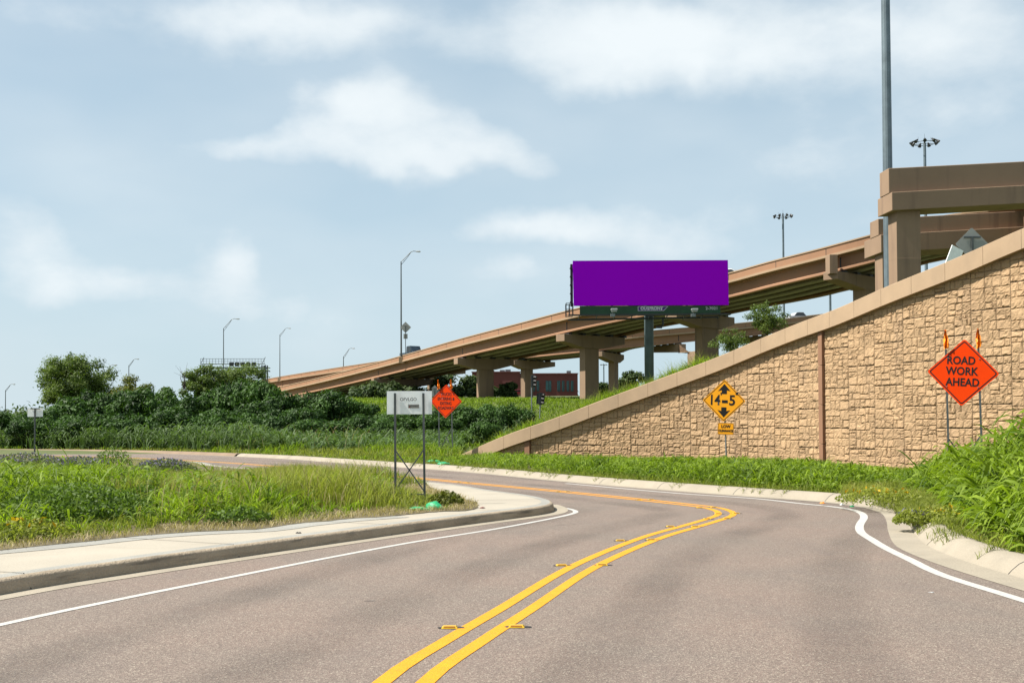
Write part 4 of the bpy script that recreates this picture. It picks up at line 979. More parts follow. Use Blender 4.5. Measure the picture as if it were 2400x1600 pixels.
def litter(label, px, py, z, m, s, seed, cat='litter'):
    c = G(px, py, z); rnd = random.Random(seed); bm = bmesh.new(); bmesh.ops.create_icosphere(bm, subdivisions=2, radius=1)
    for v in bm.verts: v.co = Vector((v.co.x*s[0]*rnd.uniform(.6,1.3), v.co.y*s[1]*rnd.uniform(.6,1.3), max(0, v.co.z*s[2]*rnd.uniform(.5,1.4))))
    me = bpy.data.meshes.new('litter'); bm.to_mesh(me); bm.free(); me.materials.append(M_[m]); o = bpy.data.objects.new('litter', me); COL.objects.link(o); o.location = c; tag(o, label, cat)
litter('small dark clump lying on the pale pavement', 700, 1249, .157, 'bitumen', (.045,.025,.02), 1)
litter('scrap of orange litter at the far kerb', 1927, 1179, .05, 'flag', (.06,.03,.03), 2)
litter('scrap of white litter at the far kerb', 1974, 1183, .06, 'white', (.05,.03,.03), 3)
litter('scrap of teal litter in the grass by the far kerb', 1997, 1187, .06, 'bag', (.05,.03,.03), 4)
litter('brown rag on the corner of the pavement', 1130, 1190, .16, 'brick2', (.05,.04,.02), 5)
litter('pale stone at the grass corner of the pavement', 1065, 1183, .16, 'conc', (.10,.05,.03), 6)
litter('white fleck of paper on the right lane', 2182, 1387, .003, 'white', (.03,.018,.004), 7)
# dark skid and tar streaks on the asphalt: thin sheets
rnd = random.Random(12)
mb = MB()
for (xa, ya, xb, yb, wd) in ((851,1408,885,1406,.02),(1285,1232,1365,1226,.015),(1484,1229,1550,1223,.012),(1148,1162,1410,1188,.010),(1535,1196,1565,1195,.02),(1030,1135,1065,1134,.03)):
    a = G(xa, ya, .002); b = G(xb, yb, .002); d = (b-a).normalized(); n = Vector((-d.y, d.x, 0)); K = 14; L_, R_ = [], []
    for k in range(K+1):
        p = a.lerp(b, k/K); t = math.sin(math.pi*k/K)*wd*rnd.uniform(.4,1); L_.append(p+n*t); R_.append(p-n*t)
    for k in range(K): mb.quad([L_[k], L_[k+1], R_[k+1], R_[k]])
tag(mb.build('skid_marks', mat('tyre_rubber_smear', (.085,.075,.072), .8)), kind='structure')
# ------------------------------------------------------------------ vegetation
RNG = np.random.default_rng(7)
def inpoly(x, y, poly):
    n = len(poly); ins = np.zeros(len(x), bool); j = n-1
    for i in range(n):
        xi, yi, xj, yj = poly[i].x, poly[i].y, poly[j].x, poly[j].y
        if yi != yj:
            c = ((yi > y) != (yj > y)) & (x < (xj-xi)*(y-yi)/(yj-yi)+xi); ins ^= c
        j = i
    return ins
def dist_to(x, y, pl):
    a = np.array([(p.x, p.y) for p in pl]); best = np.full(len(x), 1e9)
    for s in range(0, len(a)-1):
        ax, ay = a[s]; bx_, by_ = a[s+1]; dx, dy = bx_-ax, by_-ay; l2 = dx*dx+dy*dy
        if l2 == 0: continue
        t = np.clip(((x-ax)*dx+(y-ay)*dy)/l2, 0, 1); best = np.minimum(best, np.hypot(x-ax-t*dx, y-ay-t*dy))
    return best
def vnoise(x, y, s, seed):
    r = np.random.default_rng(seed); g_ = r.random((64, 64)); u = x/s+500; v = y/s+500; i = np.floor(u).astype(int); j = np.floor(v).astype(int)
    fu = u-i; fv = v-j; fu = fu*fu*(3-2*fu); fv = fv*fv*(3-2*fv); i0, i1, j0, j1 = i%64, (i+1)%64, j%64, (j+1)%64
    return (g_[i0,j0]*(1-fu)*(1-fv)+g_[i1,j0]*fu*(1-fv)+g_[i0,j1]*(1-fu)*fv+g_[i1,j1]*fu*fv)
def pxa(x, y): return 1200 + F*x/np.maximum(y, .1)
def blades(name, x, y, z, h, wd, lean, m, tint, label=None, cat=None, levels=(0,.3,.6,.85,1), droop=.36, bias=None, parent=None):
    n = len(x); a = RNG.random(n)*2*np.pi
    dx, dy = np.cos(a), np.sin(a)
    if bias is not None: dx = dx + bias[0]; dy = dy + bias[1]
    b = RNG.random(n)*np.pi; wx, wy = np.cos(b)*wd/2, np.sin(b)*wd/2
    ln = lean*(.4+.9*RNG.random(n)); dr = droop*(.5+RNG.random(n))
    k = len(levels); V = np.zeros((n, k, 2, 3), np.float32)
    for i, t in enumerate(levels):
        cx_ = x + dx*h*ln*t**1.8; cy_ = y + dy*h*ln*t**1.8; cz_ = z + h*(t - dr*t**3)
        f = (1-t**2.2)*.94+.06 if t > .5 else .6+.4*t*2
        V[:, i, 0] = np.stack([cx_-wx*f, cy_-wy*f, cz_], 1); V[:, i, 1] = np.stack([cx_+wx*f, cy_+wy*f, cz_], 1)
    base = (np.arange(n)*k*2)[:, None, None]; q = []
    for i in range(k-1): q.append([2*i, 2*i+1, 2*i+3, 2*i+2])
    Q = (base + np.array(q)[None]).reshape(-1, 4)
    T = np.repeat(tint, k-1)
    o = npmesh(name, V.reshape(-1, 3), Q, m, parent, T)
    if label or cat or not parent: tag(o, label, cat, kind='stuff')
    return o
def scatter(x0, x1, y0, y1, n): return x0 + (x1-x0)*RNG.random(n), y0 + (y1-y0)*RNG.random(n)
def clumps(x, y, cell, seed, pull=.5):
    r = np.random.default_rng(seed); n = 4096; jx, jy, hf, tf = r.random(n), r.random(n), r.random(n), r.random(n)
    i = np.floor(x/cell).astype(int); j = np.floor(y/cell).astype(int); k = (i*73856093 ^ j*19349663) % n
    cx_ = (i+.2+.6*jx[k])*cell; cy_ = (j+.2+.6*jy[k])*cell; dx, dy = x-cx_, y-cy_; l = np.hypot(dx, dy)+1e-6
    return cx_+dx*pull, cy_+dy*pull, (dx/l*1.1, dy/l*1.1), hf[k], tf[k]
def visible(x, y, m=120): p = pxa(x, y); return (p > -max(m, 950)) & (p < 2400+max(m, 350)) & (y > 5)
def stalks(name, x, y, z, h, L_, w_, m, tint, nl=6, lean=.18, stem=True):
    n = len(x); la = RNG.random(n)*6.283; lx, ly = np.cos(la)*lean*h*RNG.random(n), np.sin(la)*lean*h*RNG.random(n)
    t = np.tile((np.arange(nl)+.6)/nl, n)*(.9+.2*RNG.random(n*nl)); t = np.clip(t, .05, 1); i = np.repeat(np.arange(n), nl)
    bx_, by_, bz_ = x[i]+lx[i]*t, y[i]+ly[i]*t, z[i]+h[i]*t*.93
    az = RNG.random(n*nl)*6.283; ll = L_*(.55+.7*RNG.random(n*nl))*(.6+.4*np.minimum(h[i]/.6, 1)); ww = w_*(.6+.7*RNG.random(n*nl)); up = .55+.75*RNG.random(n*nl); dr = .55+.75*RNG.random(n*nl)
    us = (0,.22,.45,.7,1); V = np.zeros((n*nl, 5, 2, 3), np.float32); cx_, cy_ = np.cos(az), np.sin(az); tw = RNG.normal(size=n*nl)*.5
    for k, u in enumerate(us):
        hx = ll*u*(.85-.15*u); zz = ll*(up*u - dr*u*u); f = (.45, .95, 1, .72, .05)[k]*ww/2
        px_, py_ = -cy_, cx_
        V[:, k, 0] = np.stack([bx_+cx_*hx-px_*f, by_+cy_*hx-py_*f, bz_+zz-f*tw], 1); V[:, k, 1] = np.stack([bx_+cx_*hx+px_*f, by_+cy_*hx+py_*f, bz_+zz+f*tw], 1)
    V[..., 2] = np.maximum(V[..., 2], .03+z[i][:, None, None]*0)
    Q = ((np.arange(n*nl)*10)[:, None, None] + np.array([[2*k, 2*k+1, 2*k+3, 2*k+2] for k in range(4)])[None]).reshape(-1, 4)
    T = np.repeat(np.clip(tint[i]*.5 + RNG.random(n*nl)*.5, 0, 1), 4)
    o = npmesh(name, V.reshape(-1, 3), Q, m, None, T); tag(o, kind='stuff'); return o
# --- island
edge = GE
def cap_h(x, y, ytop):      # highest a blade may stand to keep under image row ytop
    return 1.6 - (ytop-1000+(pxa(x, y)-1200)*.004)*y/F
def island():
    x, y = [], []
    for (a, b, c, d, n) in ((-24,2,12,26,165000),(-34,0,26,38,85000),(-46,0,38,62,65000)):
        u, v = scatter(a, b, c, d, n); x.append(u); y.append(v)
    x = np.concatenate(x); y = np.concatenate(y); k = visible(x, y) & inpoly(x, y, island_grass_poly); x, y = x[k], y[k]
    de = dist_to(x, y, GE[::3]); p = pxa(x, y); fe = dist_to(x, y, [q for q in LK if q.y > 22 and q.x > -40][::3])
    ytop = np.interp(p, [-100,60,240,300,420,560,640,700,800,900,960,1060,1100], [1086,1084,1090,1102,1110,1106,1092,1083,1080,1076,1090,1120,1130])
    hc = cap_h(x, y, ytop)
    clump = vnoise(x, y, 1.6, 1)*.6 + vnoise(x, y, .5, 2)*.4
    h = np.minimum(hc, 1.15)*np.clip(.55+.75*clump, 0, 1.25)*np.clip((de-.25)/2.2, .10, 1)*np.clip(fe/1.5, .3, 1)
    for (wx_, wy_, wr, wm) in [(G(175,1228,.15).x, G(175,1228,.15).y, 1.25, .35), (G(335,1200,.15).x, G(335,1200,.15).y, .5, .5)]: h = h*np.where(np.hypot(x-wx_, (y-wy_)*.8) < wr, wm, 1)
    far = y > 27; h = np.where(hc < .12, .12, np.clip(h, .06, 1.15))
    tall = (h > .24) & (de > .8+.5*clump)
    # tall bright grass
    s = tall & (RNG.random(len(x)) < np.clip(.15+clump*.9, 0, 1))
    dryish = vnoise(x, y, 2.6, 5)
    oliv = s & ((dryish*.75 + (y-20)/30*.6 + RNG.random(len(x))*.15) > .51) & ~((p < 260) & (y < 24))
    br = s & ~oliv
    cxx, cyy, bi, hf, tf = clumps(x[br], y[br], .42, 5)
    hb = h[br]*(.62+.55*hf); tn = np.clip(tf*.45+RNG.random(br.sum())*.5-.02, 0, 1); nr_ = (y[br] < 23) & (x[br] < -4.5) & (hf > .45)
    blades('grass', cxx[~nr_], cyy[~nr_], np.full((~nr_).sum(), .15), hb[~nr_]*.9, .018+.014*RNG.random((~nr_).sum()), .6, M_['grass'], tn[~nr_], bias=(bi[0][~nr_], bi[1][~nr_]))
    sub = nr_ & (RNG.random(len(nr_)) < .6)
    sub = nr_ & (RNG.random(len(nr_)) < .12); xb, yb = x[br], y[br]
    stalks('tall_grass_mound', xb[sub], yb[sub], np.full(sub.sum(), .15), hb[sub]*.78, .42, .028, M_['leafy'], tn[sub], 6)
    sub = ~nr_ & (RNG.random(len(nr_)) < .055) & (h[br] > .35)
    stalks('leafy_grass', xb[sub], yb[sub], np.full(sub.sum(), .15), hb[sub]*.72, .32, .022, M_['leafy'], tn[sub], 5)
    blades('olive_grass', x[oliv], y[oliv], np.full(oliv.sum(), .15), h[oliv]*1.02, .010+.008*RNG.random(oliv.sum()), .35, M_['olgrass'], np.clip(dryish[oliv]*.6+RNG.random(oliv.sum())*.5-.1, 0, 1))
    low = ~tall; lo = low & (de < 1.3) & (RNG.random(len(x)) < .95)
    dr = lo & ((vnoise(x, y, .9, 9) > .33) | (de < .4)); gr = (lo & ~dr) | (low & (de >= 1.15))
    blades('dry_grass', x[dr], y[dr], np.full(dr.sum(), .155), .06+.12*RNG.random(dr.sum()), .008, .9, M_['dry'], RNG.random(dr.sum()), levels=(0,.5,1))
    blades('short_grass', x[gr], y[gr], np.full(gr.sum(), .155), np.clip(h[gr], .1, .35)*(.6+.7*RNG.random(gr.sum())), .011, .7, M_['olgrass'], RNG.random(gr.sum())*.75, levels=(0,.5,1))
    # seed stalks
    s = np.where(tall & (p > 250) & (RNG.random(len(x)) < .05))[0]
    blades('seed_stalks', x[s], y[s], np.full(len(s), .15), np.minimum(h[s]*1.25+.08, hc[s]*1.05+.1), .010, .25, M_['dry'], RNG.random(len(s))*.8)
island()
def weeds(name, label, cat, cx_, cy_, r, hgt, n, m, lsz=.05, seed=1, z=.15, kind=None, flowers=0, fm='petal'):
    rg = np.random.default_rng(seed); a = rg.random(n)*6.283; rr = r*np.sqrt(rg.random(n)); x = rr*np.cos(a); y = rr*np.sin(a)
    zz = hgt*(1-(rr/r)**2*.6)*(.15+.85*rg.random(n)**.6); 
    o = leafquads(name, np.stack([x, y, zz], 1), rg, lsz, M_[m], np.clip(rg.random(n)*.5+zz/hgt*.45, 0, 1))
    o.location = (cx_, cy_, z); tag(o, label, cat, None, kind)
    if flowers:
        k = zz > hgt*.55; idx = np.where(k)[0][:flowers]
        leafquads('blossoms', np.stack([x[idx], y[idx], zz[idx]+.03], 1), rg, .04, M_[fm], rg.random(len(idx)), parent=o)
    if cat == 'weed': return o
    mb = MB()
    for i in range(9): t = i*.7; mb.tube([(0.04*math.cos(t),.04*math.sin(t),-.05),(r*.5*math.cos(t),r*.5*math.sin(t),hgt*.7)], [.008,.003], 4)
    mb.build('stems', M_['bark'], o)
    return o
def leafquads(name, C, rg, size, m, tint, parent=None, asp=2.0, outward=None):
    n = len(C); nrm = rg.normal(size=(n, 3)); nrm[:, 2] = np.abs(nrm[:, 2])*.7+.15
    if outward is not None: nrm = nrm*.75 + outward*1.0
    nrm /= np.linalg.norm(nrm, axis=1)[:, None]; t = rg.normal(size=(n, 3)); t -= (t*nrm).sum(1)[:, None]*nrm; t /= np.linalg.norm(t, axis=1)[:, None]
    b = np.cross(nrm, t); s = (size*(.6+.8*rg.random(n)))[:, None]
    V = np.stack([C-t*s, C-b*s/asp+nrm*s*.12, C+t*s, C+b*s/asp+nrm*s*.12], 1).reshape(-1, 3)
    Q = (np.arange(n)*4)[:, None] + np.arange(4)[None]
    return npmesh(name, V, Q, m, parent, np.clip(tint, 0, 1))
def crown(rg, clumps, n, size, m, name, parent, dark=.15, asp=2.4, shell=.55):
    w_ = np.array([c[3]**2 for c in clumps]); w_ = w_/w_.sum(); idx = rg.choice(len(clumps), n, p=w_); C = np.array([c[:3] for c in clumps])[idx]; R_ = np.array([c[3] for c in clumps])[idx]
    ct = rg.random(len(clumps))[idx]
    d = rg.normal(size=(n, 3)); d /= np.linalg.norm(d, axis=1)[:, None]
    rad = R_*(shell+(1-shell)*rg.random(n)**.5)*(1+.18*rg.normal(size=n)); P_ = C + d*rad[:, None]*np.array([1,1,.8])
    keep = P_[:, 2] > .05; P_ = P_[keep]; d = d[keep]
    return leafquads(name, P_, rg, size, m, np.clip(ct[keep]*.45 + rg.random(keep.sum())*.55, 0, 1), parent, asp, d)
def make_shrub(seed, name='shrub', m='shrub', W_=2.2, Hh=3.0, n=8000, size=.12):
    rg = np.random.default_rng(seed); root = bpy.data.objects.new(name, None); COL.objects.link(root)
    cl = []
    for i in range(26):
        a = rg.random()*6.283; r = W_*.78*rg.random()**.6; z = Hh*(.25+.62*rg.random()*(1-(r/W_)**2*.6)); cl.append((r*math.cos(a), r*math.sin(a), z, W_*(.18+.17*rg.random())))
    crown(rg, cl, n, size, M_[m], 'foliage', root)
    mb = MB()
    for c in cl[:8]: mb.tube([(0,0,-.2),(c[0]*.5,c[1]*.5,c[2]*.55),(c[0],c[1],c[2])], [.07,.045,.015], 5)
    mb.build('stem', M_['bark'], root)
    return root
def make_tree(name, label, x, y, z, Hh, W_, n, size, m, seed, trunk=.25, base=.25, ncl=26, cone=0.6, asp=2.2, group=None):
    rg = np.random.default_rng(seed); root = thing(name, label, 'tree', (x, y, z), group=group); cl = []
    for i in range(ncl):
        if ncl >= 50:
            v = rg.normal(size=3); v /= np.linalg.norm(v); q = rg.random()**.42; f_ = 1+.13*math.sin(3*math.atan2(v[1], v[0])+seed)+.1*math.sin(5*v[2]+seed)
            cl.append((v[0]*W_*.84*q*f_, v[1]*W_*.84*q*f_, Hh*.56+v[2]*Hh*.37*q*f_, W_*(.13+.11*rg.random()))); continue
        t = rg.random(); a = rg.random()*6.283; zc = Hh*(base+(.93-base)*t); prof = math.sin(math.pi*min(1, max(.05, (t*.85+.12))))**cone
        r = W_*.82*prof*rg.random()**.45; cl.append((r*math.cos(a), r*math.sin(a), zc, W_*((.17+.14*rg.random()) if ncl < 50 else (.11+.12*rg.random()))))
    mb = MB(); mb.tube([(0,0,-.5),(W_*.03,0,Hh*.3),(0,W_*.03,Hh*.6),(0,0,Hh*.88)], [trunk,trunk*.75,trunk*.42,trunk*.1], 8)
    for c in cl[::2]: zs = max(Hh*.15, c[2]-Hh*.25); mb.tube([(0,0,zs),(c[0]*.5,c[1]*.5,(zs+c[2])/2+.1),(c[0],c[1],c[2])], [trunk*.3,trunk*.18,trunk*.05], 5)
    mb.build('trunk', M_['bark'], root)
    crown(rg, cl, n, size, M_[m], 'crown', root, asp=asp, shell=.35 if ncl < 50 else .15); return root
# --- thicket of dark shrubs on the left, each one its own
protos = [make_shrub(s) for s in (11, 12, 13, 14)]
for p_ in protos: p_.hide_render = False
sh = []  # (px centre, py top, depth, half-width px)
sp = [(-10,962,88,56,'cut by the left edge'),(10,955,88,62,'at the left edge'),(70,975,84,50,'left of the pale sign'),(118,962,92,50,'under the left side of the round tree'),(165,928,95,70,'under the round tree'),(215,905,99,62,'right below the round tree'),
      (268,905,97,66,'below the olive tree'),(330,915,95,64,'right of the olive tree'),(385,905,98,60,'between the olive tree and the gantry tree'),(440,915,94,62,'in front of the gantry tree'),(500,898,97,66,'in front of the gantry'),
      (560,895,96,64,'below the gantry right end'),(610,905,93,60,'left of the low end of the big bridge'),(655,925,90,60,'under the low end of the big bridge'),(700,960,86,56,'in front of the first bridge column'),(765,930,90,66,'between the first bridge cap and the white panel'),
      (820,945,92,52,'left of the white panel'),(850,950,96,56,'far behind the white panel on its left'),(940,966,88,56,'far behind the white panel'),(1060,962,88,56,'far behind the trucks sign'),(1150,962,92,50,'beside the foot of the bridge column'),(195,960,84,60,'low in front of the round tree'),(290,962,83,60,'low in the middle left'),(410,958,83,62,'low before the gantry tree'),(520,955,82,62,'low before the gantry'),(625,965,81,60,'low before the bridge foot'),(760,985,80,62,'low beside the white panel'),
      (845,980,82,46,'low and just left of the white panel'),(905,985,80,50,'behind the white panel posts'),(960,968,82,52,'behind the right post of the white panel'),(1025,975,81,52,'behind the trucks sign'),(1085,962,84,50,'right of the trucks sign'),(1145,955,84,52,'below the bridge column right of the trucks sign'),(1205,950,82,40,'dark one left of the black traffic signals'),(1140,990,76,36,'small one above the end of the coping')]
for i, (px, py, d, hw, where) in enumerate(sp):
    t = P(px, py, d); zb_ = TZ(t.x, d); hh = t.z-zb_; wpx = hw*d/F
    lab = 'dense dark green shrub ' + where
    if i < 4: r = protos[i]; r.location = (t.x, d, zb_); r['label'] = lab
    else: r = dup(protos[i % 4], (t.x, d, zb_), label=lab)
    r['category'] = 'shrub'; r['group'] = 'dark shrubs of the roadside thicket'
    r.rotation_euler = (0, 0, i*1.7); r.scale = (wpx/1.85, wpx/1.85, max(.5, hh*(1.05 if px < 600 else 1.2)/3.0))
def t_at(px, pyt, d): q = P(px, pyt, d); return q.x, d, TZ(q.x, d), q.z - TZ(q.x, d)
x, y, z, hh = t_at(172, 822, 106); make_tree('broadleaf_tree', 'tall round broadleaf tree at the left above the dark shrubs', x, y, z, hh*1.02, 3.9, 34000, .11, 'tree', 31, group=None, base=.1, cone=.42, ncl=150, trunk=.2)
x, y, z, hh = t_at(318, 875, 104); make_tree('broadleaf_tree', 'low olive green tree between the round tree and the gantry', x, y, z, hh*1.03, 3.0, 15000, .11, 'olive', 32, base=.2, ncl=80, cone=.45)
x, y, z, hh = t_at(478, 842, 110); make_tree('broadleaf_tree', 'olive tree in front of the left end of the gantry', x, y, z, hh, 2.7, 15000, .11, 'tree', 33, base=.15, cone=.5, ncl=80)
x, y, z, hh = t_at(552, 845, 112); make_tree('broadleaf_tree', 'feathery olive tree below the gantry walkway', x, y, z, hh*1.02, 4.1, 26000, .10, 'tree', 34, base=.15, cone=.42, ncl=100)
x, y, z, hh = t_at(632, 893, 112); make_tree('broadleaf_tree', 'small green tree at the foot of the gantry tower', x, y, z, hh, 1.5, 2200, .14, 'olive', 36, base=.3)
# far trees under the bridges
far = [(880,900,190,46,'far green tree behind the left end of the white panel'),(935,905,185,52,'far green tree right behind the white panel'),(1000,905,195,50,'far green tree just left of the trucks sign'),(1048,880,200,50,'far green tree right above the trucks sign'),(1098,884,195,46,'far green tree left of the tall bridge column'),(1140,905,190,40,'low far tree in front of the brick building left end'),
       (1480,868,210,32,'far dark tree just left of the billboard pole'),(1410,900,205,30,'far low tree between the two middle columns'),(1450,890,215,34,'far tree behind the slim column'),(860,935,170,50,'far low tree left of the white panel'),(1195,925,160,26,'low far bush beside the red car')]
for i, (px, py, d, hw, lab) in enumerate(far):
    x, y, z, hh = t_at(px, py, d); W_ = hw*d/F*1.15
    make_tree('broadleaf_tree', lab, x, y, z-.5, max(hh, 2)+.5, W_, 2600, .28, 'fartree', 50+i, base=.15, ncl=20, group='trees beyond the bridges')
# distant tree belt closing the horizon
def belt():
    rg = np.random.default_rng(77); C = []
    for i in range(240):
        u = rg.random(); px = -200 + 2900*u; d = rg.uniform(420, 640); 
        q = P(px, 930, d); z = TZ(q.x, d); C.append((q.x, d, z + 2.0, 5+3*rg.random()))
    crown(rg, C, 30000, .9, M_['fartree'], 'distant_wood', None, shell=.6)
belt(); tag(bpy.data.objects['distant_wood'], kind='stuff')
# sapling over the coping
def sapling(label, px, pyt, pyb, hw, s, D_, n, seed, m='tree'):
    b = EZ(s, D_); hh = (P(px, pyt, b.y).z - b.z); x = P(px, pyt, b.y).x
    return make_tree('sapling', label, x, b.y, b.z, hh*1.1, hw*b.y/F*1.1, int(n*1.4), .042, m, seed, trunk=.04, base=.08, ncl=60, asp=2.6, cone=.45)
s17 = s_at_px(1800); s16 = s_at_px(1700)
sapling('feathery green sapling over the wall coping right of the billboard pole', 1797, 704, 0, 52, s17, 2.0, 4200, 71)
sapling('low feathery bush over the wall coping left of the sapling', 1712, 775, 0, 50, s16, 2.0, 2600, 72)
# dead twigs on the left skyline
mb = MB(); q = P(432, 912, 100)
for k in range(9): a = random.Random(k); mb.tube([(a.uniform(-.1,.1),0,0),(a.uniform(-.4,.1),0,1.0),(a.uniform(-1.0,.6),0,a.uniform(1.4,2.4))], [.03,.015,.006], 4)
o = mb.build('dead_branch', M_['bark']); o.location = q; tag(o, 'bare dead branch sticking out of the thicket left of the gantry tree', 'branch')
# --- reeds in front of the thicket, far verge
rkf = [q for q in RK if q.y > 26]
def farverge():
    x, y = scatter(-46, 6, 50, 90, 95000); p = pxa(x, y); k = visible(x, y) & inpoly(x, y, verge_poly) & ~((p > 1078) & (y < 75)); x, y, p = x[k], y[k], p[k]
    dk = dist_to(x, y, rkf[::4])
    # ragged height
    cl = vnoise(x, y, 1.8, 21)*.6 + vnoise(x, y, .6, 22)*.4
    dz = np.interp(p, [0,300,620,700,860,1000,1150], [1.2,1.6,2.6,3.5,5.5,8,8])
    tall = dk > dz*(.7+.5*cl)
    T = tall & (RNG.random(len(x)) < .9)
    hmax = np.interp(p, [0,200,600,700,820,1000,1200], [1.7,1.95,1.85,1.15,1.0,.9,.9])
    z0 = np.array([max(.12, TZ(a, b)) for a, b in zip(x, y)])
    cxx, cyy, bi, hf, tf = clumps(x[T], y[T], 1.1, 6, .6)
    blades('reeds', cxx, cyy, z0[T], hmax[T]*(.45+.35*cl[T]+.35*hf), .05+.04*RNG.random(T.sum()), .45, M_['reed'], np.clip(tf*.5+RNG.random(T.sum())*.5, 0, 1), droop=.4, bias=(bi[0]*.6, bi[1]*.6))
    ii = np.where(T & (RNG.random(len(x)) < .16))[0]
    stalks('reed_leaves', x[ii], y[ii], z0[ii], hmax[ii]*(.55+.5*cl[ii]), .75, .075, M_['reed'], RNG.random(len(ii)), 6)
    S = ~tall; B = S & (cl > .62); O = S & ~B
    hh = np.clip(dk*.22, .08, .75)*(.5+.8*cl)
    blades('verge_grass', x[O], y[O], z0[O], hh[O], .03, .6, M_['olgrass'], RNG.random(O.sum())*.8, levels=(0,.5,1))
    blades('verge_grass_bright', x[B], y[B], z0[B], hh[B]*1.3, .035, .6, M_['grass'], RNG.random(B.sum())*.7, levels=(0,.5,1))
    i = np.where(tall & (p > 480) & (p < 860) & (RNG.random(len(x)) < .02))[0]
    blades('dead_stalks', x[i], y[i], z0[i], 1.2+1.1*RNG.random(len(i)), .03, .35, M_['dry'], RNG.random(len(i))*.7)
farverge()
# --- field beyond: coarse grass on the slope and on the embankment
def field():
    x, y = scatter(-25, 30, 72, 150, 60000); k = visible(x, y, 0) & (pxa(x, y) > 820) & (pxa(x, y) < 1500); x, y = x[k], y[k]
    z = np.array([TZ(a, b) for a, b in zip(x, y)]); c = vnoise(x, y, 5, 31)*.6+vnoise(x, y, 1.5, 32)*.4
    blades('field_grass', x, y, z-.05, .35+.5*c*RNG.random(len(x)), .09, .5, M_['leafy'], np.clip(c*.6+RNG.random(len(x))*.4, 0, .95), levels=(0,.5,1))
    n = 42000; s = RNG.random(n)*(s_at_px(1990)); D_ = .35 + 16*RNG.random(n)**1.6
    W_ = [wfront(q) for q in np.linspace(0, TOT, 300)]; ss = np.linspace(0, TOT, 300)
    X = np.interp(s, ss, [a[0].x for a in W_]); Y = np.interp(s, ss, [a[0].y for a in W_]); NX = np.interp(s, ss, [a[1].x for a in W_]); NY = np.interp(s, ss, [a[1].y for a in W_]); ZT = np.interp(s, ss, [a[2] for a in W_])
    X = X - NX*(D_+.2); Y = Y - NY*(D_+.2); Z = ZT - .28 - np.maximum(0, D_-9)*.13 + .25*np.minimum(D_, 4)/4*np.minimum(1, s/6)
    T_ = np.array([TZ(a, b) for a, b in zip(X, Y)]); Z = np.maximum(Z, T_-.3)
    c = vnoise(X, Y, 2, 41)*.5 + vnoise(X, Y, .7, 42)*.5; p = pxa(X, Y)
    hm = np.interp(p, [1000,1150,1400,1560,1640,1700,1850,2000], [.45,.85,1.0,.95,1.05,.75,.5,.25])
    g_ = RNG.random(n) < .72
    blades('bank_grass', X[g_], Y[g_], Z[g_], hm[g_]*(.4+1.0*c[g_]), .035, .55, M_['grass'], np.clip(c[g_]*.6+RNG.random(g_.sum())*.4-.05, 0, .95), levels=(0,.35,.7,1))
    g_ = ~g_ & (RNG.random(n) < .5)
    blades('bank_seed_grass', X[g_], Y[g_], Z[g_], hm[g_]*(.9+1.0*c[g_]), .012, .35, M_['olgrass'], RNG.random(g_.sum()), levels=(0,.35,.7,1))
field()
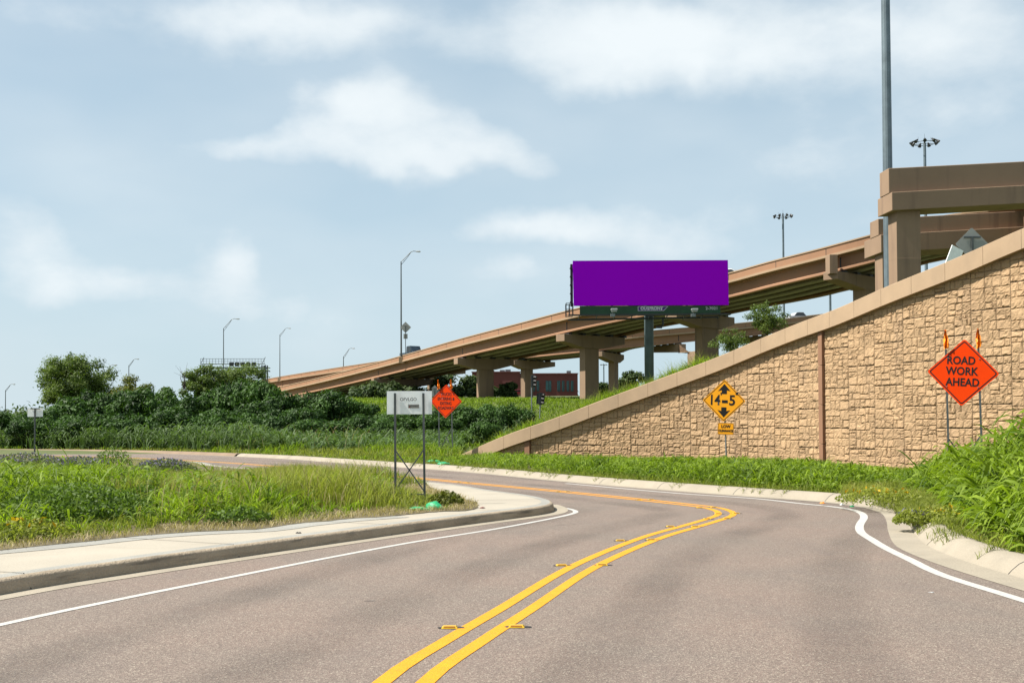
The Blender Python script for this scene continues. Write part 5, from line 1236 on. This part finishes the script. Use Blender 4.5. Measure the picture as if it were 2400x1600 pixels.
# --- strip between the kerb and the wall
kerbR = [p for p in RK if p.y > 6]
WLf = [Vector((wfront(q)[0].x, wfront(q)[0].y, 0)) for q in np.linspace(0, TOT, 90)]
strip_poly = [p for p in offs(RK, -.42) if p.y > 5 and p.y < 56 and p.x > -11] 
strip_poly = [q for q in strip_poly] + [q for q in WLf if q.y < 58] + [Vector((21,5,0))]
def strip_grass():
    x, y = [], []
    for (a, b, c, d, n) in ((5,14,10,24,120000),(2,17,24,36,110000),(-9,14,34,58,110000)):
        u, v = scatter(a, b, c, d, n); x.append(u); y.append(v)
    x = np.concatenate(x); y = np.concatenate(y)
    k = visible(x, y) & inpoly(x, y, strip_poly); x, y = x[k], y[k]
    dk = dist_to(x, y, kerbR[::3]); p = pxa(x, y); c = vnoise(x, y, 1.1, 51)*.5 + vnoise(x, y, .4, 52)*.5
    # band of tall grass along the wall foot
    ytop = np.interp(p, [1050,1150,1300,1500,1700,1900,2000,2100,2160,2200,2260,2330,2420], [1070,1062,1066,1074,1072,1080,1092,1104,1098,1075,1020,988,975])
    hc = cap_h(x, y, ytop)
    near = (p > 1960) & (y < 27)
    rim = np.where(near, np.interp(p, [1950,2100,2170,2250,2400], [4.6,4.6,3.4,1.7,1.0]), .9)
    rp = np.clip((dk-.45)/rim, 0, 1)
    h = np.clip(hc, .1, 2.0)*rp**1.1*(.62+.55*c)
    h = np.where(near & (y < 22), h, np.minimum(h, .95*(.6+.7*c)))
    h = np.maximum(h, .05)
    yel = vnoise(x, y, 1.5, 55)
    tall = (h > .28)
    big = tall & near & (p > 2140) & (RNG.random(len(x)) < .55)
    med = tall & ~big & (RNG.random(len(x)) < .8)
    cxx, cyy, bi, hf, tf = clumps(x, y, .6, 7, .8)
    B = big & (RNG.random(len(x)) < .12)
    stalks('tall_grass_clump', cxx[B], cyy[B], np.full(B.sum(), .1), h[B]*(.55+.45*hf[B]), .72, .040, M_['leafy'], tf[B], 8)
    B2_ = big & (RNG.random(len(x)) < .12)
    blades('tall_grass_blades', cxx[B2_], cyy[B2_], np.full(B2_.sum(), .1), h[B2_]*(.65+.6*hf[B2_]), .03+.02*RNG.random(B2_.sum()), .4, M_['grass'], RNG.random(B2_.sum())*.9)
    A = med & (RNG.random(len(x)) < .10)
    stalks('tall_grass', cxx[A], cyy[A], np.full(A.sum(), .1), h[A]*(.5+.4*hf[A]), .36, .029, M_['leafy'], tf[A]*.85, 6)
    A = med & (RNG.random(len(x)) < .3)
    blades('tall_grass_under', cxx[A], cyy[A], np.full(A.sum(), .1), h[A]*.85*(.6+.5*hf[A]), .024+.016*RNG.random(A.sum()), .6, M_['grass'], RNG.random(A.sum())*.7)
    lo = ~tall & (RNG.random(len(x)) < .9); a = lo & (yel > .52) & near; b = lo & ~a
    blades('verge_dry_grass', x[a], y[a], np.full(a.sum(), .12), np.clip(h[a], .08, .3)*(.7+.8*RNG.random(a.sum())), .008, .8, M_['olgrass'], .3+.7*RNG.random(a.sum()), levels=(0,.5,1))
    blades('verge_low_grass', x[b], y[b], np.full(b.sum(), .12), np.clip(h[b], .07, .28)*(.7+.8*RNG.random(b.sum())), .010, .7, M_['olgrass'], RNG.random(b.sum())*.65, levels=(0,.5,1))
    i = np.where(tall & near & (RNG.random(len(x)) < .006))[0]
    blades('verge_seed_stalks', x[i], y[i], np.full(len(i), .1), h[i]*1.25, .009, .3, M_['dry'], RNG.random(len(i))*.8)
strip_grass()
# grass spilling over the rolled kerb
def spill():
    n = 26000; i = RNG.integers(0, len(RK)-1, n); nr = normals2(RK); X = np.array([p.x for p in RK])[i]; Y = np.array([p.y for p in RK])[i]; NX = np.array([q.x for q in nr])[i]; NY = np.array([q.y for q in nr])[i]
    s = np.array([sum(0 for _ in ())]*0) ; q = vnoise(X*2.2, Y*2.2, 1.0, 61)
    o_ = -(.47 - RNG.random(n)*np.where(q > .56, .42, .10)); k = (Y > 8) & (Y < 48) & ((q > .5) | (RNG.random(n) < .25))
    X = X + NX*o_; Y = Y + NY*o_; X, Y, o_ = X[k], Y[k], o_[k]
    z = np.interp(-o_, [0,.05,.13,.22,.34,.46], [0,.045,.11,.15,.16,.14])
    blades('kerb_grass', X, Y, z, .06+.14*RNG.random(len(X)), .008, .9, M_['olgrass'], RNG.random(len(X))*.7, levels=(0,.5,1), bias=(-.4,-.3))
spill()
def soil_spill():
    pl = [p for p in RK if 16.6 < p.y < 23.4]; n = len(pl); ns = normals2(pl); mb = MB(); r = random.Random(3); prev = None
    for i, (p, nn) in enumerate(zip(pl, ns)):
        t = math.sin(math.pi*i/(n-1)); lo = .5 - t*(.42 + .1*math.sin(i*1.7) + r.uniform(-.05, .05)); row = []
        for q in range(6):
            o_ = lo + (.62-lo)*q/5; z = interp(o_, [-.4,0,.05,.13,.22,.34,.6], [.008,.012,.06,.125,.165,.185,.15]) + (.012*t if q else -.004); row.append(p - nn*o_ + Vector((0,0,z)))
        if prev: [mb.quad([prev[k], prev[k+1], row[k+1], row[k]]) for k in range(5)]
        prev = row
    o = mb.build('soil_spill', M_['soil'], smooth=True); tag(o, kind='structure')
    m = 15000; X, Y = scatter(4.8, 8.5, 16.4, 23.8, m*3); pk = [p for p in RK if 15.5 < p.y < 25]
    dd = dist_to(X, Y, pk); ins = inpoly(X, Y, verge_poly); t = np.clip(1-np.abs(Y-20)/3.4, 0, 1); q = vnoise(X, Y, .35, 91)
    k = ins | ((dd < .46) & (~inpoly(X, Y, road_poly)) & (q + t*.5 > .55)); k &= dd < 1.2; X, Y, dd = X[k], Y[k], dd[k]
    blades('kerb_grass_mat', X, Y, np.interp(dd, [0,.13,.3], [.03,.12,.17]), .05+.12*RNG.random(len(X)), .010, .9, M_['olgrass'], RNG.random(len(X))*.75, levels=(0,.5,1))
soil_spill()
# single plants
for i, (px, py, r, h_, lab) in enumerate(((385,1112,1.0,.55,'grey green bush with lilac flowers in the middle of the grass'),(60,1112,1.6,.75,'spreading lilac flowered bush at the left side of the grass'),(185,1112,1.2,.62,'lilac flowered bush left of the middle one'))):
    q = G(px, py, .15); weeds('flower_bush', lab, 'bush', q.x, q.y, r, h_*.92, 3000, 'greyweed', .04, 80+i, flowers=420)
for i, (px, py, r, h_, n, lab) in enumerate(((175,1224,1.2,.62,5200,'dark leafy weed mound at the left front of the grass'),(335,1200,.45,.5,1000,'small dark weed in the front of the grass'),(560,1228,.5,.28,1000,'low dark weed near the pavement edge'),(1045,1186,.33,.3,700,'straggly weed behind the green sandbags'),(265,1095,.7,.8,1100,'green weed between the lilac bushes'))):
    q = G(px, py, .15); weeds('weed', lab, 'weed', q.x, q.y, r, h_, n, 'weedleaf' if i != 3 else 'olive', .035, 90+i)
for i, (px, py, r, h_, lab) in enumerate(((2060,1165,.8,.5,'yellow flowered weed at the inside of the far kerb'),(2215,1210,.6,.4,'brownish weed with yellow flowers above the kerb'),(2138,1212,.28,.35,'small leafy weed with violet flowers above the kerb'))):
    q = G(px, py+15, .12); weeds('flower_weed', lab, 'weed', q.x, q.y, r, h_*.7, 1500, 'olgrass', .028, 110+i, z=.1, flowers=26, fm='gold' if i < 2 else 'petal')
q = G(60, 1262, .15); weeds('flower_weed', 'yellow flowered weed at the front left corner of the grass', 'weed', q.x, q.y, .6, .26, 1600, 'olgrass', .03, 120, flowers=22, fm='gold')
